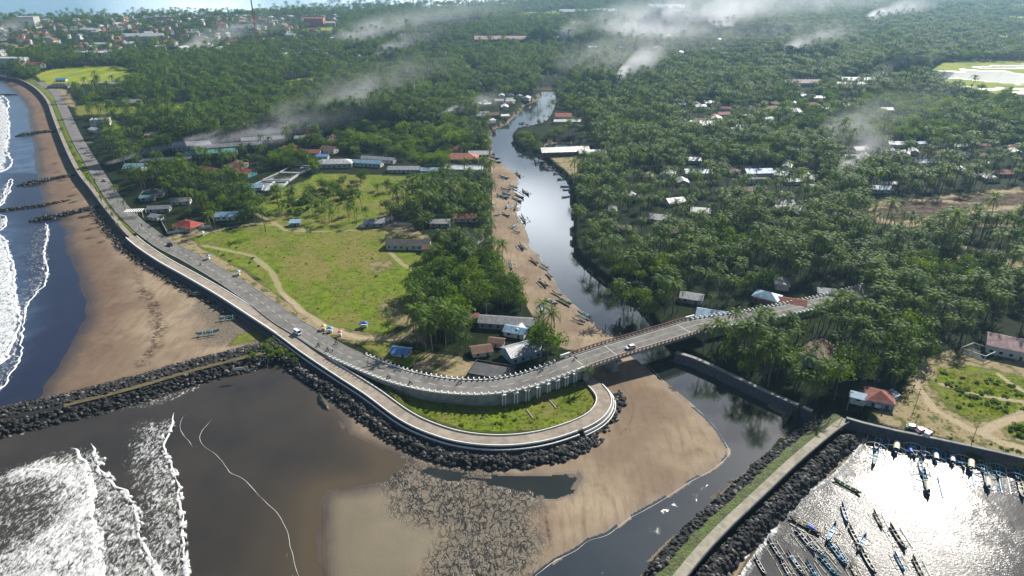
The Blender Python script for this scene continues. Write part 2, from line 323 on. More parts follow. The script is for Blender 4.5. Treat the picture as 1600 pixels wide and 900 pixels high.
def zones(X, Y):
    Z={}
    n1=fbm(X,Y,9,1)-.5; n2=(fbm(X,Y,6,5,1)-.5)*.8; nb=fbm(X,Y,60,9)-.5
    far=np.hypot(X,Y); amp=np.clip(far/900,.35,3)
    jit=n1*3.5*amp+n2*1.5
    sea=sdist(SEA,X,Y)+n1*3; bas=sdist(BASIN,X,Y,30)+n1*2; riv=np.maximum(sdist(RIVER,X,Y,60),sdist(RIVFAR,X,Y,60))+n2*.7*amp
    inl=sdist(INLET,X,Y,30)+n2; har=sdist(HARB,X,Y,30)+n2*1.5; fs=sdist(FARSEA,X,Y,400)+(fbm(X,Y,300,3)-.5)*120
    pool=sdist(POOL,X,Y,30)+n1*1.5; 
    water=np.maximum.reduce([sea,bas,riv,inl,har,fs,pool])
    beach=sdist(BEACH,X,Y,40); spit=sdist(SPIT,X,Y,40); sds=sdist(SANDS,X,Y,30); hs=sdist(HSAND,X,Y,30)
    rip=sdist(RIPPLE,X,Y,30); lite=sdist(LITE,X,Y,30); sand=np.maximum.reduce([beach,spit+n1*1.2,sds,hs,lite+3,rip+3])
    Z['spit']=spit
    # height
    dw=np.clip(-water,0,None)
    hs_=1.9*(1-np.exp(-dw*.035/1.9*1.6))+.05*n1*S(dw,1,6)
    hs_=np.where((rip>-4)|(lite>-4), np.minimum(hs_,.12), hs_)
    hs_=np.where((hs>-2)&(hs>beach)&(hs>spit),np.minimum(hs_,.5),hs_)
    land=LAND+0.5*(nb)*S(dw,10,60)+n2*.12
    h=np.where(sand>0,hs_,land)
    li=sdist(LAWN_IN,X,Y,30); Z['lawn_in']=li
    h=np.where(li>0,np.minimum(h,2.6+n1*.4),h)
    h=np.where(water>0,np.maximum(-1.2,-.06*water),h)
    bank=(sand<=0)&(water<=0)&(dw<2.2)
    h=np.where(bank,.3+3.4*S(dw,0,2.2),h)
    Z['h']=h; Z['water']=water; Z['sea']=sea; Z['bas']=bas; Z['riv']=np.maximum(riv,inl); Z['har']=har; Z['fs']=fs; Z['pool']=pool
    # surface cover
    isl=(sand<=0)&(water<=0)
    Z['sand']=np.where(water<0,S(sand,-.3,.5),1.0)
    Z['sandid']=(sand>0)&(water<=0)
    Z['wet']=np.clip(np.maximum(1-S(dw,0,5+6*(beach>0)+3*n1),0)*(sand>0),0,1)*np.where(spit>beach,.25,1)
    Z['wet']=np.where(bas+7*(bas>-7)>0.0,np.maximum(Z['wet'],S(bas,-7,0)*.9),Z['wet'])
    Z['wet']=np.maximum(Z['wet'],S(np.maximum(pool,-30),-2.5,0)*.8); Z['shal']=np.clip(np.exp(-np.clip(-np.maximum(lite,rip),0,None)/11),0,1)+.6*np.exp(-np.clip(np.minimum(bas,99),0,None)/4)*(spit>-40)
    Z['lite']=S(lite+n1*3,-2,3); Z['ripple']=S(rip+n1*6,-5,4)
    Z['edge']=np.where((riv>-4)&(riv<0.2)&(spit>0)&(Y<560),1-S(np.abs(riv+.45),.15,.6),0)
    Z['pebble']=S(sdist(poly([(255,418),(300,440),(350,468),(400,500),(440,524),(440,533),(400,538),(350,545),(318,536),(300,500),(292,460)],1.5),X,Y,30)+n1*12,-3,4)
    Z['pebble']=np.maximum(Z['pebble'],S(riv,-7,-2)*0)
    Z['red']=np.where(beach>0,1-S(-sea+n1*10,10,34),0)+np.where((spit>0)&(Y>GV(900,520).y),.25,0)*S(-riv,1,6)+.45*S(sdist(poly([(905,600),(960,590),(1040,600),(1090,650),(1060,700),(1000,700),(960,660)],.6),X,Y,30)+n1*10,-4,6)
    Z['debris']=(1-S(ldist(poly([(224,452),(236,468),(247,490),(246,520),(238,545),(222,566)],1.2),X,Y)+n1*6,1.0,5.0))+.6*(1-S(ldist(poly([(205,370),(215,430),(222,455)],1.2),X,Y)+n1*4,.5,3))
    g=S(sdist(MEADOW,X,Y,30)+jit,-.5,.5)
    for p in LAWNS: g=np.maximum(g,S(sdist(p,X,Y,30)+jit,-.5,.5))
    g=np.maximum(g,S(li,-.5,.5)); dirt=np.zeros_like(X)
    for p in DIRT: dirt=np.maximum(dirt,S(sdist(p,X,Y,30)+jit*1.2,-.8,.8))
    path=np.zeros_like(X)
    for L,w in PATHS: path=np.maximum(path,(1-S(ldist(L,X,Y)+n2*1.2,w*.55,w*.75+.5))*(.65+.35*(Y<300)))
    dry=np.zeros_like(X)
    for p in DRYS: dry=np.maximum(dry,S(sdist(p,X,Y,30)+n1*12,-2,4))
    Z['dry']=np.maximum(dry*g*.9, S(fbm(X,Y,18,21),.50,.75)*g*.7)
    fl=np.zeros_like(X)
    for p in FIELDS: fl=np.maximum(fl,S(sdist(p,X,Y,60)+jit,-.5,.5))
    wf=np.zeros_like(X)
    for p in FLOOD: wf=np.maximum(wf,S(sdist(p,X,Y,60)*.6+(fbm(X*.3,Y,30,31,4)-.56)*130,-4,4))
    so=np.zeros_like(X)
    for p in SOIL: so=np.maximum(so,S(sdist(p,X,Y,30)+n1*3,-.5,.5))
    Z['grass']=np.where(Z['sandid'],S(sdist(LAWNS[2],X,Y,30)+n1*4,-.5,.5),g)*(water<=0); bare=np.maximum(S(sdist(poly([(582,478),(625,472),(648,482),(640,503),(600,508)],LAND),X,Y,30)+n1*14,-2,3),S(sdist(poly([(585,412),(600,407),(612,412),(605,424),(585,424)],LAND),X,Y,30)+n1*10,-1,2)); Z['dirt']=np.maximum(dirt*(1-g),bare*.85)*isl; Z['grass']=Z['grass']*(1-bare*.85); Z['path']=path*isl; Z['field']=fl*isl; Z['flood']=wf*isl; Z['soil']=so*isl
    Z['isl']=isl
    return Z
# ------------------------------------------------------------------ fan-shaped grids: fine near the shore in view, coarser far off
def fan():
    us=np.concatenate([[-1500,-1000,-700,-500,-380,-300],np.arange(-240,1841,2.1),[1900,2000,2200,2600,3200]])
    dep=np.concatenate([np.arange(-54,-10,1.0),np.arange(-10,905,1.75),np.arange(910,1000,5),[1020,1060,1120,1200,1300]])
    UU,VV=np.meshgrid(us,dep)
    x=(UU-800)/FPX; y=-(VV-450)/FPX; dz=-SP+y*CP; t=-H/dz
    return x*t,(CP+y*SP)*t
GX,GY=fan(); GS=GX.shape
ZN=zones(GX.ravel(),GY.ravel())
hh=ZN['h'].copy()
dR,sR,zR=nearline(RW,GX.ravel(),GY.ravel()); dP,sP,zP=nearline(PW,GX.ravel(),GY.ravel()); dB,_,_=nearline(bw,GX.ravel(),GY.ravel()); dJ,sJ,_=nearline(JW,GX.ravel(),GY.ravel())
hh=np.where(dR<HW+.6,np.minimum(hh,zR-.35),hh)
hh=np.where(dP<2.9,np.minimum(hh,zP-.35),hh)
hh=np.where((sP<0)&(dP>1.3)&(dP<13),np.minimum(hh,1.5),hh)
hh=np.where((sP<0)&(dP>2)&(dP<11)&(GY.ravel()<GV(470,545,1).y),np.minimum(hh,.7),hh)
hh=np.where((dB<16)&(GX.ravel()<GV(452,545).x),np.minimum(hh,-.25+np.clip(dB-8.5,0,9)*.3),hh)
hh=np.where((dJ<13)&(sJ>0)|(dJ<10.5)&(sJ<0),np.minimum(hh,.15-.05*np.clip(dJ-8,0,9)),hh)
ZN['h']=hh
rk=((dB<14)|(dJ<11)|((sP<0)&(dP<11)&(GY.ravel()<GV(470,545,1).y)))
ZN['grass']=np.where(rk,0,ZN['grass']); ZN['grass']=np.where((sP>0)&(dP>1.8)&(dP<16)&(dR>4.9)&(sR<0)&(GY.ravel()>380)&(ZN['isl']),.85,ZN['grass'])
def grid_obj(name, mat, hz, sel, attrs, kind='structure'):
    r,c=GS; I=np.arange(r*c).reshape(r,c)
    q=np.stack([I[:-1,:-1],I[1:,:-1],I[1:,1:],I[:-1,1:]],-1).reshape(-1,4)
    q=q[sel]
    used=np.zeros(r*c,bool); used[q.ravel()]=True; remap=np.cumsum(used)-1; ids=np.nonzero(used)[0]
    q=remap[q]
    co=np.stack([GX.ravel()[ids],GY.ravel()[ids],hz[ids]],-1).astype(np.float32)
    me=bpy.data.meshes.new(name); me.vertices.add(len(ids)); me.vertices.foreach_set('co',co.ravel())
    me.loops.add(q.size); me.loops.foreach_set('vertex_index',q.ravel().astype(np.int32))
    me.polygons.add(len(q)); me.polygons.foreach_set('loop_start',np.arange(0,q.size,4,dtype=np.int32))
    me.polygons.foreach_set('loop_total',np.full(len(q),4,np.int32)); me.polygons.foreach_set('use_smooth',np.ones(len(q),bool))
    for k,v in attrs.items():
        a=me.attributes.new(k,'FLOAT','POINT'); a.data.foreach_set('value',np.asarray(v,np.float32)[ids])
    me.materials.append(mat); me.update(calc_edges=True)
    o=bpy.data.objects.new(name,me); COL.objects.link(o); o['kind']=kind; return o

# ---- ground material
def ground_mat():
    m=N('ground_cover')
    A={k:m.attr(k) for k in ('sand','wet','lite','ripple','edge','pebble','grass','dry','dirt','path','field','flood','soil','red','debris')}
    n_big=m.noise(.035,4); n_mid=m.noise(.22,5,.62); n_fine=m.noise(1.6,5,.7); n_tuft=m.noise(.75,4,.7)
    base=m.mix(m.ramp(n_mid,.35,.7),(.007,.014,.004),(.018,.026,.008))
    n_gr0=m.noise(.35,5,.7)
    g1=m.mix(m.ramp(n_mid,.3,.7),(.080,.128,.010),(.155,.205,.016))
    n_gr=m.noise(.09,5,.7); g1=m.mix(m.ramp(n_gr,.42,.62),g1,(.140,.142,.032)); g1=m.mix(m.math('MULTIPLY',m.ramp(n_gr0,.50,.64),.75),g1,(.050,.078,.010)); g1=m.mix(m.math('MULTIPLY',m.ramp(m.noise(.14,6,.75),.58,.68),.8),g1,(.24,.20,.12)); g1=m.mix(m.math('MULTIPLY',m.ramp(n_tuft,.52,.75),m.ramp(m.noise(.05,3),.38,.62)),g1,(.045,.085,.008))
    gd=m.mix(m.ramp(n_gr0,.35,.65),(.20,.155,.060),(.13,.140,.028))
    grass=m.mix(A['dry'],g1,gd)
    dirt=m.mix(m.ramp(n_fine,.3,.7),(.19,.15,.085),(.32,.26,.155))
    dirt=m.mix(m.ramp(n_mid,.48,.62),dirt,(.085,.095,.03))
    path=m.mix(m.ramp(n_fine,.3,.7),(.27,.22,.14),(.40,.33,.22))
    sand=m.mix(m.ramp(n_big,.35,.65),(.20,.150,.105),(.31,.248,.172))
    streak=m.noise(.5,4,.6,stretch=(1,.18,1,-.35))
    sand=m.mix(m.math('MULTIPLY',m.ramp(streak,.42,.72),.55),sand,(.15,.105,.072)); sand=m.mix(m.math('MULTIPLY',A['red'],.75),sand,m.mix(m.ramp(n_mid,.3,.7),(.105,.066,.048),(.150,.100,.072))); sand=m.mix(m.math('MULTIPLY',A['debris'],m.ramp(m.noise(.5,5,.75),.42,.6)),sand,(.055,.035,.025))
    sand=m.mix(m.math('MULTIPLY',m.ramp(m.noise(.16,5,.7),.52,.72),.35),sand,(.11,.075,.05))
    sand=m.mix(m.math('MULTIPLY',m.ramp(m.noise(3.2,3,.7),.52,.7),.35),sand,(.12,.085,.055))
    peb=m.mix(m.ramp(n_fine,.42,.62),(.075,.07,.062),(.22,.18,.13))
    sand=m.mix(m.math('MULTIPLY',A['pebble'],.85),sand,peb)
    sand=m.mix(A['lite'],sand,m.mix(m.ramp(n_big,.3,.7),(.120,.098,.062),(.17,.14,.09)))
    wetc=m.mix(m.ramp(n_big,.3,.7),(.040,.030,.028),(.06,.045,.034))
    sand=m.mix(m.math('MULTIPLY',A['wet'],.95),sand,wetc)
    vo=m.n('ShaderNodeTexVoronoi',feature='DISTANCE_TO_EDGE'); vo.inputs['Scale'].default_value=.78; wn=m.noise(.5,3,.6,out='Color'); vm=m.n('ShaderNodeVectorMath',operation='MULTIPLY_ADD'); m.l(wn,vm.inputs[0]); vm.inputs[1].default_value=(3.2,3.2,0); m.l(m.pos(),vm.inputs[2]); mp=m.n('ShaderNodeMapping'); mp.inputs['Scale'].default_value=(1,.62,1); mp.inputs['Rotation'].default_value=(0,0,.4); wn2=m.noise(1.3,2,.5,out='Color'); vm2=m.n('ShaderNodeVectorMath',operation='MULTIPLY_ADD'); m.l(wn2,vm2.inputs[0]); vm2.inputs[1].default_value=(.9,.9,0); m.l(vm.outputs[0],vm2.inputs[2]); m.l(vm2.outputs[0],mp.inputs[0]); m.l(mp.outputs[0],vo.inputs['Vector'])
    rdg=m.math('ABSOLUTE',m.math('SUBTRACT',m.noise(.42,2.5,.5,dist=.5,stretch=(1,.6,1,.4)),.5)); rdg2=m.math('ABSOLUTE',m.math('SUBTRACT',m.noise(.66,2,.5,dist=.4,stretch=(1,.7,1,-.2)),.5)); wv_=m.math('ADD',m.math('MULTIPLY',m.ramp(m.math('MINIMUM',rdg,m.math('MULTIPLY',rdg2,1.6)),.008,.055),.14),m.math('ADD',.425,m.math('MULTIPLY',m.math('SUBTRACT',m.noise(.35,4,.65),.50),.30))); rpm=m.math('MULTIPLY',A['ripple'],m.math('SUBTRACT',1.0,m.ramp(wv_,.455,.50))); rp=m.mix(m.ramp(wv_,.48,.60),(.060,.050,.038),(.150,.126,.092)); sand=m.mix(A['ripple'],sand,rp); sand=m.mix(rpm,sand,(.030,.026,.020))
    
    field=m.mix(m.ramp(m.noise(.06,4,.6,stretch=(1,.25,1)),.35,.65),(.14,.20,.015),(.25,.26,.03))
    soil=m.mix(m.ramp(n_mid,.4,.6),(.035,.024,.018),(.11,.075,.05))
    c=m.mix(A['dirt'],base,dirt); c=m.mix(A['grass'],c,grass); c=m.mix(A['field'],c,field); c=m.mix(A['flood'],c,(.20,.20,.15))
    c=m.mix(A['soil'],c,soil)
    sg=m.math('MULTIPLY',A['sand'],m.math('SUBTRACT',1.0,A['grass']))
    c=m.mix(sg,c,sand); c=m.mix(A['path'],c,path)
    r=m.mixf(A['wet'],.9,.22); r=m.mixf(A['flood'],r,.20); r=m.mixf(m.math('MULTIPLY',A['lite'],.8),r,.5); r=m.mixf(rpm,r,.12)
    bh=m.math('ADD',m.math('MULTIPLY',n_tuft,m.math('MULTIPLY',A['grass'],.45)),m.math('MULTIPLY',n_fine,.12))
    dry=m.math('SUBTRACT',1.0,m.math('MAXIMUM',A['wet'],A['flood']))
    bh=m.math('MULTIPLY',bh,dry); bh=m.math('ADD',bh,m.math('MULTIPLY',A['ripple'],m.math('MULTIPLY',m.ramp(wv_,.44,.56),.35)))
    m.pbr(c,r,bump=bh,bs=.7,bd=.8,spec=m.mixf(m.math('MAXIMUM',m.math('MAXIMUM',A['wet'],A['flood']),m.math('MAXIMUM',A['ripple'],A['lite'])),.05,.4)); return m.m
GM=ground_mat()
zz=ZN
GA={k:zz[k] for k in ('sand','wet','lite','ripple','edge','pebble','grass','dry','dirt','path','field','flood','soil','red','debris')}
def fc(v): 
    a=v.reshape(GS).astype(float); return ((a[:-1,:-1]+a[1:,:-1]+a[1:,1:]+a[:-1,1:])/4).ravel()
rr=np.hypot(GX,GY).ravel()
under=fc((zz['water']>14).astype(float))>.99       # deep below opaque water: no bed needed
f_sand=fc(zz['sandid'])>.5; f_sand|=fc((zz['ripple']>.5))>.5
f_path=fc(zz['path'])>.5; f_field=(fc(zz['field'])>.5)|(fc(zz['flood'])>.5); f_mead=fc(zz['grass'])>.5
left=fc(GX.ravel())<-60
kind=np.zeros(len(under),int)
kind[f_mead]=1; kind[f_field]=2; kind[f_path]=3; kind[f_sand]=4; kind[f_sand&(fc(zz['spit'])>-20)&~(left&(fc(zz['spit'])<0))]=5
kind[(fc(zz['water'])>0)&~f_sand]=6
kind[under]=-1
for k,nm in enumerate(('ground','meadow','rice_field','dirt_path','beach','sandbank','water_bed')):
    if (kind==k).any(): grid_obj(nm,GM,zz['h'],kind==k,GA)

# ---- water
def seg_line(pts,z=0.0): return np.array([G(a,b,z)[:2] for a,b in pts])
X_,Y_=GX.ravel(),GY.ravel()
def signed_line(L):
    """distance to a line, positive on its seaward (western) side; far out of its reach returns None-like big"""
    d=ldist(L,X_,Y_,80)
    yy=L[:,1]; o=np.argsort(yy); xs=np.interp(Y_,yy[o],L[o,0])
    return np.where(X_<xs,d,-d),(Y_>yy.min()-2)&(Y_<yy.max()+2)
foam=np.zeros_like(X_); wobble=(fbm(X_,Y_,6,51)-.5)*3+(fbm(X_,Y_,1.5,52)-.5)*1.2
CREST=[]
def wave(pts,trail,strength=.85,crest=1.0,width=1.1,fade_top=True):
    global foam
    L=seg_line(pts); s,ok=signed_line(L); s=s+wobble*(.5 if width<.6 else 1)
    yr=L[:,1]; e=np.minimum(S(Y_,yr.min()-2,yr.min()+6),1-S(Y_,yr.max()-10,yr.max()+1)) if fade_top else 1.0
    c=crest*(1-S(np.abs(s-width*.4),width*.3,width*.9))*e*(width>.5)
    CREST.append((pts,width,crest))
    b=strength*np.where(s>0,1-S(s,trail*.25,trail),0)*e
    foam=np.maximum(foam,np.where(ok,np.maximum(c,b),0))
wave([(430,1300),(160,960),(157,900),(157,860),(155,830),(150,800),(145,770),(138,740),(125,712),(110,700)],50,.93,1.1,1.1)
wave([(470,1300),(262,960),(248,900),(238,880),(228,860),(222,835),(215,800),(200,775),(178,755),(162,735),(150,710),(145,692)],24,.64,1.1,.7)
wave([(560,1300),(300,960),(294,900),(288,870),(287,830),(283,790),(278,750),(268,728),(256,700),(262,680),(274,645)],17,.58,1.1,.6)
wave([(620,1300),(500,960),(466,900),(456,860),(448,825),(435,805),(420,790),(400,766),(372,745),(358,738),(350,725),(330,705),(314,695),(312,680),(330,655)],2.0,.12,.62,.38)
wave([(300,700),(290,685),(282,670),(284,655),(290,648)],1.5,.1,.5,.4)
wave([(-200,300),(4,268),(10,230),(14,200),(11,175),(0,148),(-100,110)],26,.9,1.0,2)
wave([(-100,640),(0,566),(8,555),(24,528),(30,505),(27,480),(21,455),(20,425),(16,400),(8,380),(0,368),(-100,300)],30,.95,1.1,2)
wave([(-100,700),(0,607),(15,590),(26,565),(31,540),(38,522),(36,508),(43,485),(50,465),(66,448),(74,430),(71,410),(69,390),(75,368),(73,348)],14,.34,.9,.6)
wave([(-60,375),(-10,362),(5,357),(9,348),(2,337),(-60,320)],10,.7,1.0,1.2)
wave([(-20,330),(0,322),(12,305),(19,285),(15,282),(0,322)],6,.4,.8,.8)
# broken water behind the first breaker: dark hole and streaks
hole=sdist(poly([(20,760),(60,755),(98,765),(104,780),(90,800),(88,815),(60,830),(30,850),(-40,900),(-200,880),(-100,760)]),X_,Y_,30)
foam=foam*np.where(hole>-6,1-.50*S(hole+wobble*2,-3,3),1)
tl=seg_line([(-100,800),(0,748),(30,735),(60,722),(100,702),(112,698)])
yl=np.interp(X_,tl[np.argsort(tl[:,0]),0],tl[np.argsort(tl[:,0]),1])
inb=(Y_<yl)|(X_>GV(170,700).x)|(Y_>GV(0,650).y-0)
foam=np.where(inb,foam,foam*np.exp(-np.clip(Y_-yl,0,99)/4))
foam=np.maximum(foam,.42*(1-S(np.abs(zz['bas']+wobble-2),1,4))*(X_<GV(300,620).x)*(zz['bas']>-3)*(Y_>GV(0,760).y))
# river surface litter of foam, then a white band along the harbour edge
foam=np.maximum(foam,.30*(zz['riv']>3)*(Y_<190)*(X_>0)*S(fbm(X_,Y_,9,61),.5,.75))
foam=np.maximum(foam,.95*(1-S(zz['har'],0.3,2.2+3*fbm(X_,Y_,4,63)))*(zz['har']>-1)*(X_<GV(1350,690).x+1)*(Y_<GV(1335,690).y+2))
sea_d=zz['sea']
thin=np.where(sea_d>-1,1-S(sea_d+wobble,10,34),0)*(Y_<520)
seacol=np.zeros_like(X_); seacol=np.where(sea_d>0,1-.95*thin,seacol)*(zz['bas']<0)
depth_b=np.where(zz['bas']>0,np.clip(zz['bas']/60,0,1),0)
def water_mat():
    m=N('water_surface')
    fo=m.attr('foam'); sc=m.attr('seacol'); pur=m.attr('thin'); ba=m.attr('basin'); ha=m.attr('harbour'); fs=m.attr('farsea'); ri=m.attr('riverw')
    n=m.noise(.03,3)
    c=m.mix(m.ramp(n,.35,.65),(.012,.016,.014),(.022,.026,.022))
    c=m.mix(ba,c,m.mix(m.ramp(n,.3,.7),(.026,.024,.022),(.044,.038,.030)))
    sh=m.attr('shal'); c=m.mix(m.math('MULTIPLY',sh,ba),c,(.075,.058,.036)); c=m.mix(pur,c,(.016,.020,.040)); c=m.mix(sc,c,m.mix(m.ramp(m.noise(.08,5),.4,.62),(.035,.06,.12),(.07,.10,.17))); c=m.mix(fs,c,(.02,.26,.50)); c=m.mix(ha,c,(.070,.068,.070))
    lace=m.noise(1.1,6,.72,dist=.7,stretch=(1.0,.5,1,.25)); lace2=m.noise(.22,3,.6)
    th=m.math('SUBTRACT',.72,m.math('MULTIPLY',fo,.31)); th=m.math('ADD',th,m.math('MULTIPLY',m.math('SUBTRACT',lace2,.5),.30))
    d=m.math('SUBTRACT',lace,th); f=m.ramp(d,-.11,.17)
    f=m.math('MULTIPLY',f,m.ramp(fo,.05,.2)); f=m.math('MAXIMUM',f,m.ramp(fo,1.1,1.3))
    c=m.mix(m.math('MULTIPLY',f,.92),c,(.72,.73,.72))
    r=m.mixf(f,m.mixf(ha,.07,.15),.8)
    w1=m.noise(1.2,4,.6,stretch=(1,1.6,1,.3)); w2=m.noise(.13,3,.55); w3=m.noise(2.2,2,.5)
    amp=m.mixf(ha,m.mixf(sc,m.mixf(ri,.10,.03),.30),m.mixf(m.ramp(m.noise(.03,4,.6),.36,.62),.07,.34))
    hgt=m.math('ADD',m.math('MULTIPLY',w1,.22),m.math('ADD',m.math('MULTIPLY',w2,.35),m.math('MULTIPLY',w3,.045)))
    hgt=m.math('MULTIPLY',hgt,amp); hgt=m.math('ADD',hgt,m.math('MULTIPLY',f,.12))
    m.pbr(c,r,bump=hgt,bs=1.0,bd=1.0,spec=m.mixf(ha,.5,.15),IOR=m.mixf(ri,m.mixf(ha,1.40,1.22),2.3)); return m.m
WM=water_mat()
wok=fc((zz['h']<.25).astype(float)); wok=(wok>0)
wat=fc(zz['water']); sel_w=wok&(wat>-8)
WA={'shal':np.clip(zz['shal'],0,1),'foam':foam,'seacol':np.clip(seacol,0,1),'thin':np.clip(thin*(zz['bas']<0),0,1),'basin':(zz['bas']>-4).astype(float),'harbour':(zz['har']>-2).astype(float),'farsea':np.clip(S(zz['fs'],-5,5),0,1),'riverw':(zz['riv']>-3).astype(float)}
wid=np.zeros(len(wat),int)
wid[fc(zz['riv'])>-6]=1; wid[fc(zz['har'])>-3]=2; wid[fc(zz['fs'])>0]=3
wid[(fc(X_)<GV(640,740).x)&(fc(Y_)<240)]=0
M_FOAM=N('sea_foam'); _c=M_FOAM.mix(M_FOAM.ramp(M_FOAM.noise(2.2,4,.7),.3,.6),(.50,.51,.50),(.82,.83,.82)); M_FOAM.pbr(_c,.9,bump=M_FOAM.noise(3,3),bs=.6,bd=.15); M_FOAM=M_FOAM.m
mbF=None
def strips():
    mb=MB()
    for pts,wd,cr in CREST:
        L=resample(catmull([GV(a,b,0) for a,b in pts],1.0),.6); L=[p for p in L if -60<proj(p.x,p.y,0)[0]<1200 and proj(p.x,p.y,0)[1]<1100]
        if len(L)<4: continue
        ns=normals2(L); A=np.array([[p.x,p.y] for p in L]); wb=(fbm(A[:,0],A[:,1],7,51,2)-.5)*2.6*(wd!=.3)+(fbm(A[:,0],A[:,1],3.5,52,1)-.5)*.5
        wv=(.055 if wd<.6 else .28+wd*.22)*(.25+fbm(A[:,0],A[:,1],4.0,99,2)*1.5); n=len(L); h0=.03 if wd<.6 else .10+.16*wd
        t=np.minimum(np.arange(n)/6,(n-1-np.arange(n))/6).clip(0.15,1); b=len(mb.v)
        for i,(p,nn) in enumerate(zip(L,ns)):
            w=wv[i]*t[i]
            for o,z in ((-w*.6,.012),(0,h0*t[i]+.02),(w*1.0,.012)):
                q=p+nn*(o+wb[i]*(.4 if wd<.6 else 1)); mb.v.append((q.x,q.y,z))
        for i in range(n-1):
            for j in range(2): mb.face(b+3*i+j,b+3*i+3+j,b+3*i+4+j,b+3*i+1+j)
    o=mb.build('foam',M_FOAM,None,True); tag(o,'white foam lines along the breaking waves, pale lines along the river sand',kind='stuff')
CREST.append(([(965,533),(990,556),(1015,574),(1040,599),(1070,624),(1100,649),(1120,671),(1137,699),(1138,710),(1128,722),(1108,737),(1080,752),(1060,765),(1040,778),(1020,790),(1000,801),(980,812),(950,835),(920,845),(900,860),(870,875),(845,893),(832,904),(780,960)],.3,1))  # thin pale line along the water's edge of the river sand
CREST.append(([(842,400),(858,425),(868,445),(882,462),(900,480),(925,502),(945,520),(963,533)],.3,1))  # same pale line, upstream of the bridge
strips()
zw=np.zeros_like(X_)
swell=np.where(zz['sea']>25,.25*(fbm(X_,Y_,16,71)-.5),0)+np.where(zz['bas']>0,.5*np.exp(-((foam-1.0)/.12)**2),0)
for k,nm in enumerate(('sea','river','harbour_water','ocean')):
    s=sel_w&(wid==k)
    if s.any(): grid_obj(nm,WM,zw+swell*(k==0),s,WA)
# ------------------------------------------------------------------ surface materials of built things
def asphalt(name,col):
    m=N(name); a=m.noise(.35,4,.6); f=m.noise(6,3,.6); p=m.noise(.09,2)
    c=m.mix(m.ramp(a,.3,.7),tuple(v*.78 for v in col),tuple(v*1.2 for v in col)); c=m.mix(m.math('MULTIPLY',m.ramp(p,.5,.62),.25),c,tuple(v*1.6 for v in col))
    m.pbr(c,.9,bump=f,bs=.2,bd=.05,spec=.12); return m.m
M_ASPH=asphalt('asphalt',(.150,.145,.135)); M_PAVE=asphalt('paving',(.25,.215,.175)); M_CONC=asphalt('jetty_concrete',(.27,.25,.20))
M_WHITE=simple('white_paint',(.74,.74,.71),.6,.3); M_WALLC=simple('wall_concrete',(.30,.30,.29),.85,.45,.35,.3)
M_RAIL=simple('rail_paint',(.13,.030,.018),.5,.3); M_RAILW=simple('rail_grey',(.42,.40,.38),.5,.3)
M_STONE=simple('sea_wall_stone',(.10,.105,.12),.85,.5,.8,.5); M_LINE=simple('road_paint',(.62,.62,.58),.7,.3)
M_GIRD=simple('girder_concrete',(.36,.36,.36),.8,.4,.3)
def gabion():
    m=N('gabion_mesh'); tc=m.n('ShaderNodeTexCoord').outputs['Object']
    v=m.n('ShaderNodeTexVoronoi'); v.inputs['Scale'].default_value=1.7; m.l(tc,v.inputs['Vector'])
    c=m.mix(m.ramp(v.outputs['Distance'],.15,.6),(.11,.11,.11),(.03,.03,.035))
    m.pbr(c,.9,bump=v.outputs['Distance'],bs=.8,bd=.3,spec=.1); return m.m
M_GAB=gabion()
def flat(name,pts,w0,w1,m,dz=0.0,kind='structure'):
    mb=MB(); sweep(mb,[p+Vector((0,0,dz)) for p in pts],[(w0,0),(w0,-.6),(w1,-.6),(w1,0)],closed=True)
    o=mb.build(name,m); o['kind']=kind; return o
# road: traced along its middle, height rising to the bridge
HW=4.6
flat('road',RW[:iE+6],HW,-HW,M_ASPH,.0)
# kerbs and markings
def marks(name,off,w,i0,i1,dash=None,z=.006,m=None):
    mb=MB(); seg=RW[i0:i1]
    if dash is None: sweep(mb,seg,[(off+w/2,z),(off-w/2,z)])
    else:
        seg=resample(seg,1.5); k=0
        while k+dash[0]<len(seg): sweep(mb,seg[k:k+dash[0]+1],[(off+w/2,z),(off-w/2,z)]); k+=dash[0]+dash[1]
    o=mb.build(name,m or M_LINE); o['kind']='structure'; return o
marks('road_markings',0,.16,iS,iA,(2,2)); marks('road_markings',0,.12,iA,iE)
marks('road_markings',3.8,.12,iW,iE); marks('road_markings',-3.8,.12,iM,iE)
mb=MB(); sweep(mb,RW[iS:iW],[(-HW-.02,-.3),(-HW-.02,.14),(-HW-.32,.14),(-HW-.32,-.3)],closed=True); k=mb.build('kerb',M_WALLC); k['kind']='structure'
mb=MB(); sweep(mb,RW[iS:iW],[(HW+.3,-.3),(HW+.3,.12),(HW+.02,.12),(HW+.02,-.3)],closed=True); k=mb.build('kerb',M_WALLC); k['kind']='structure'
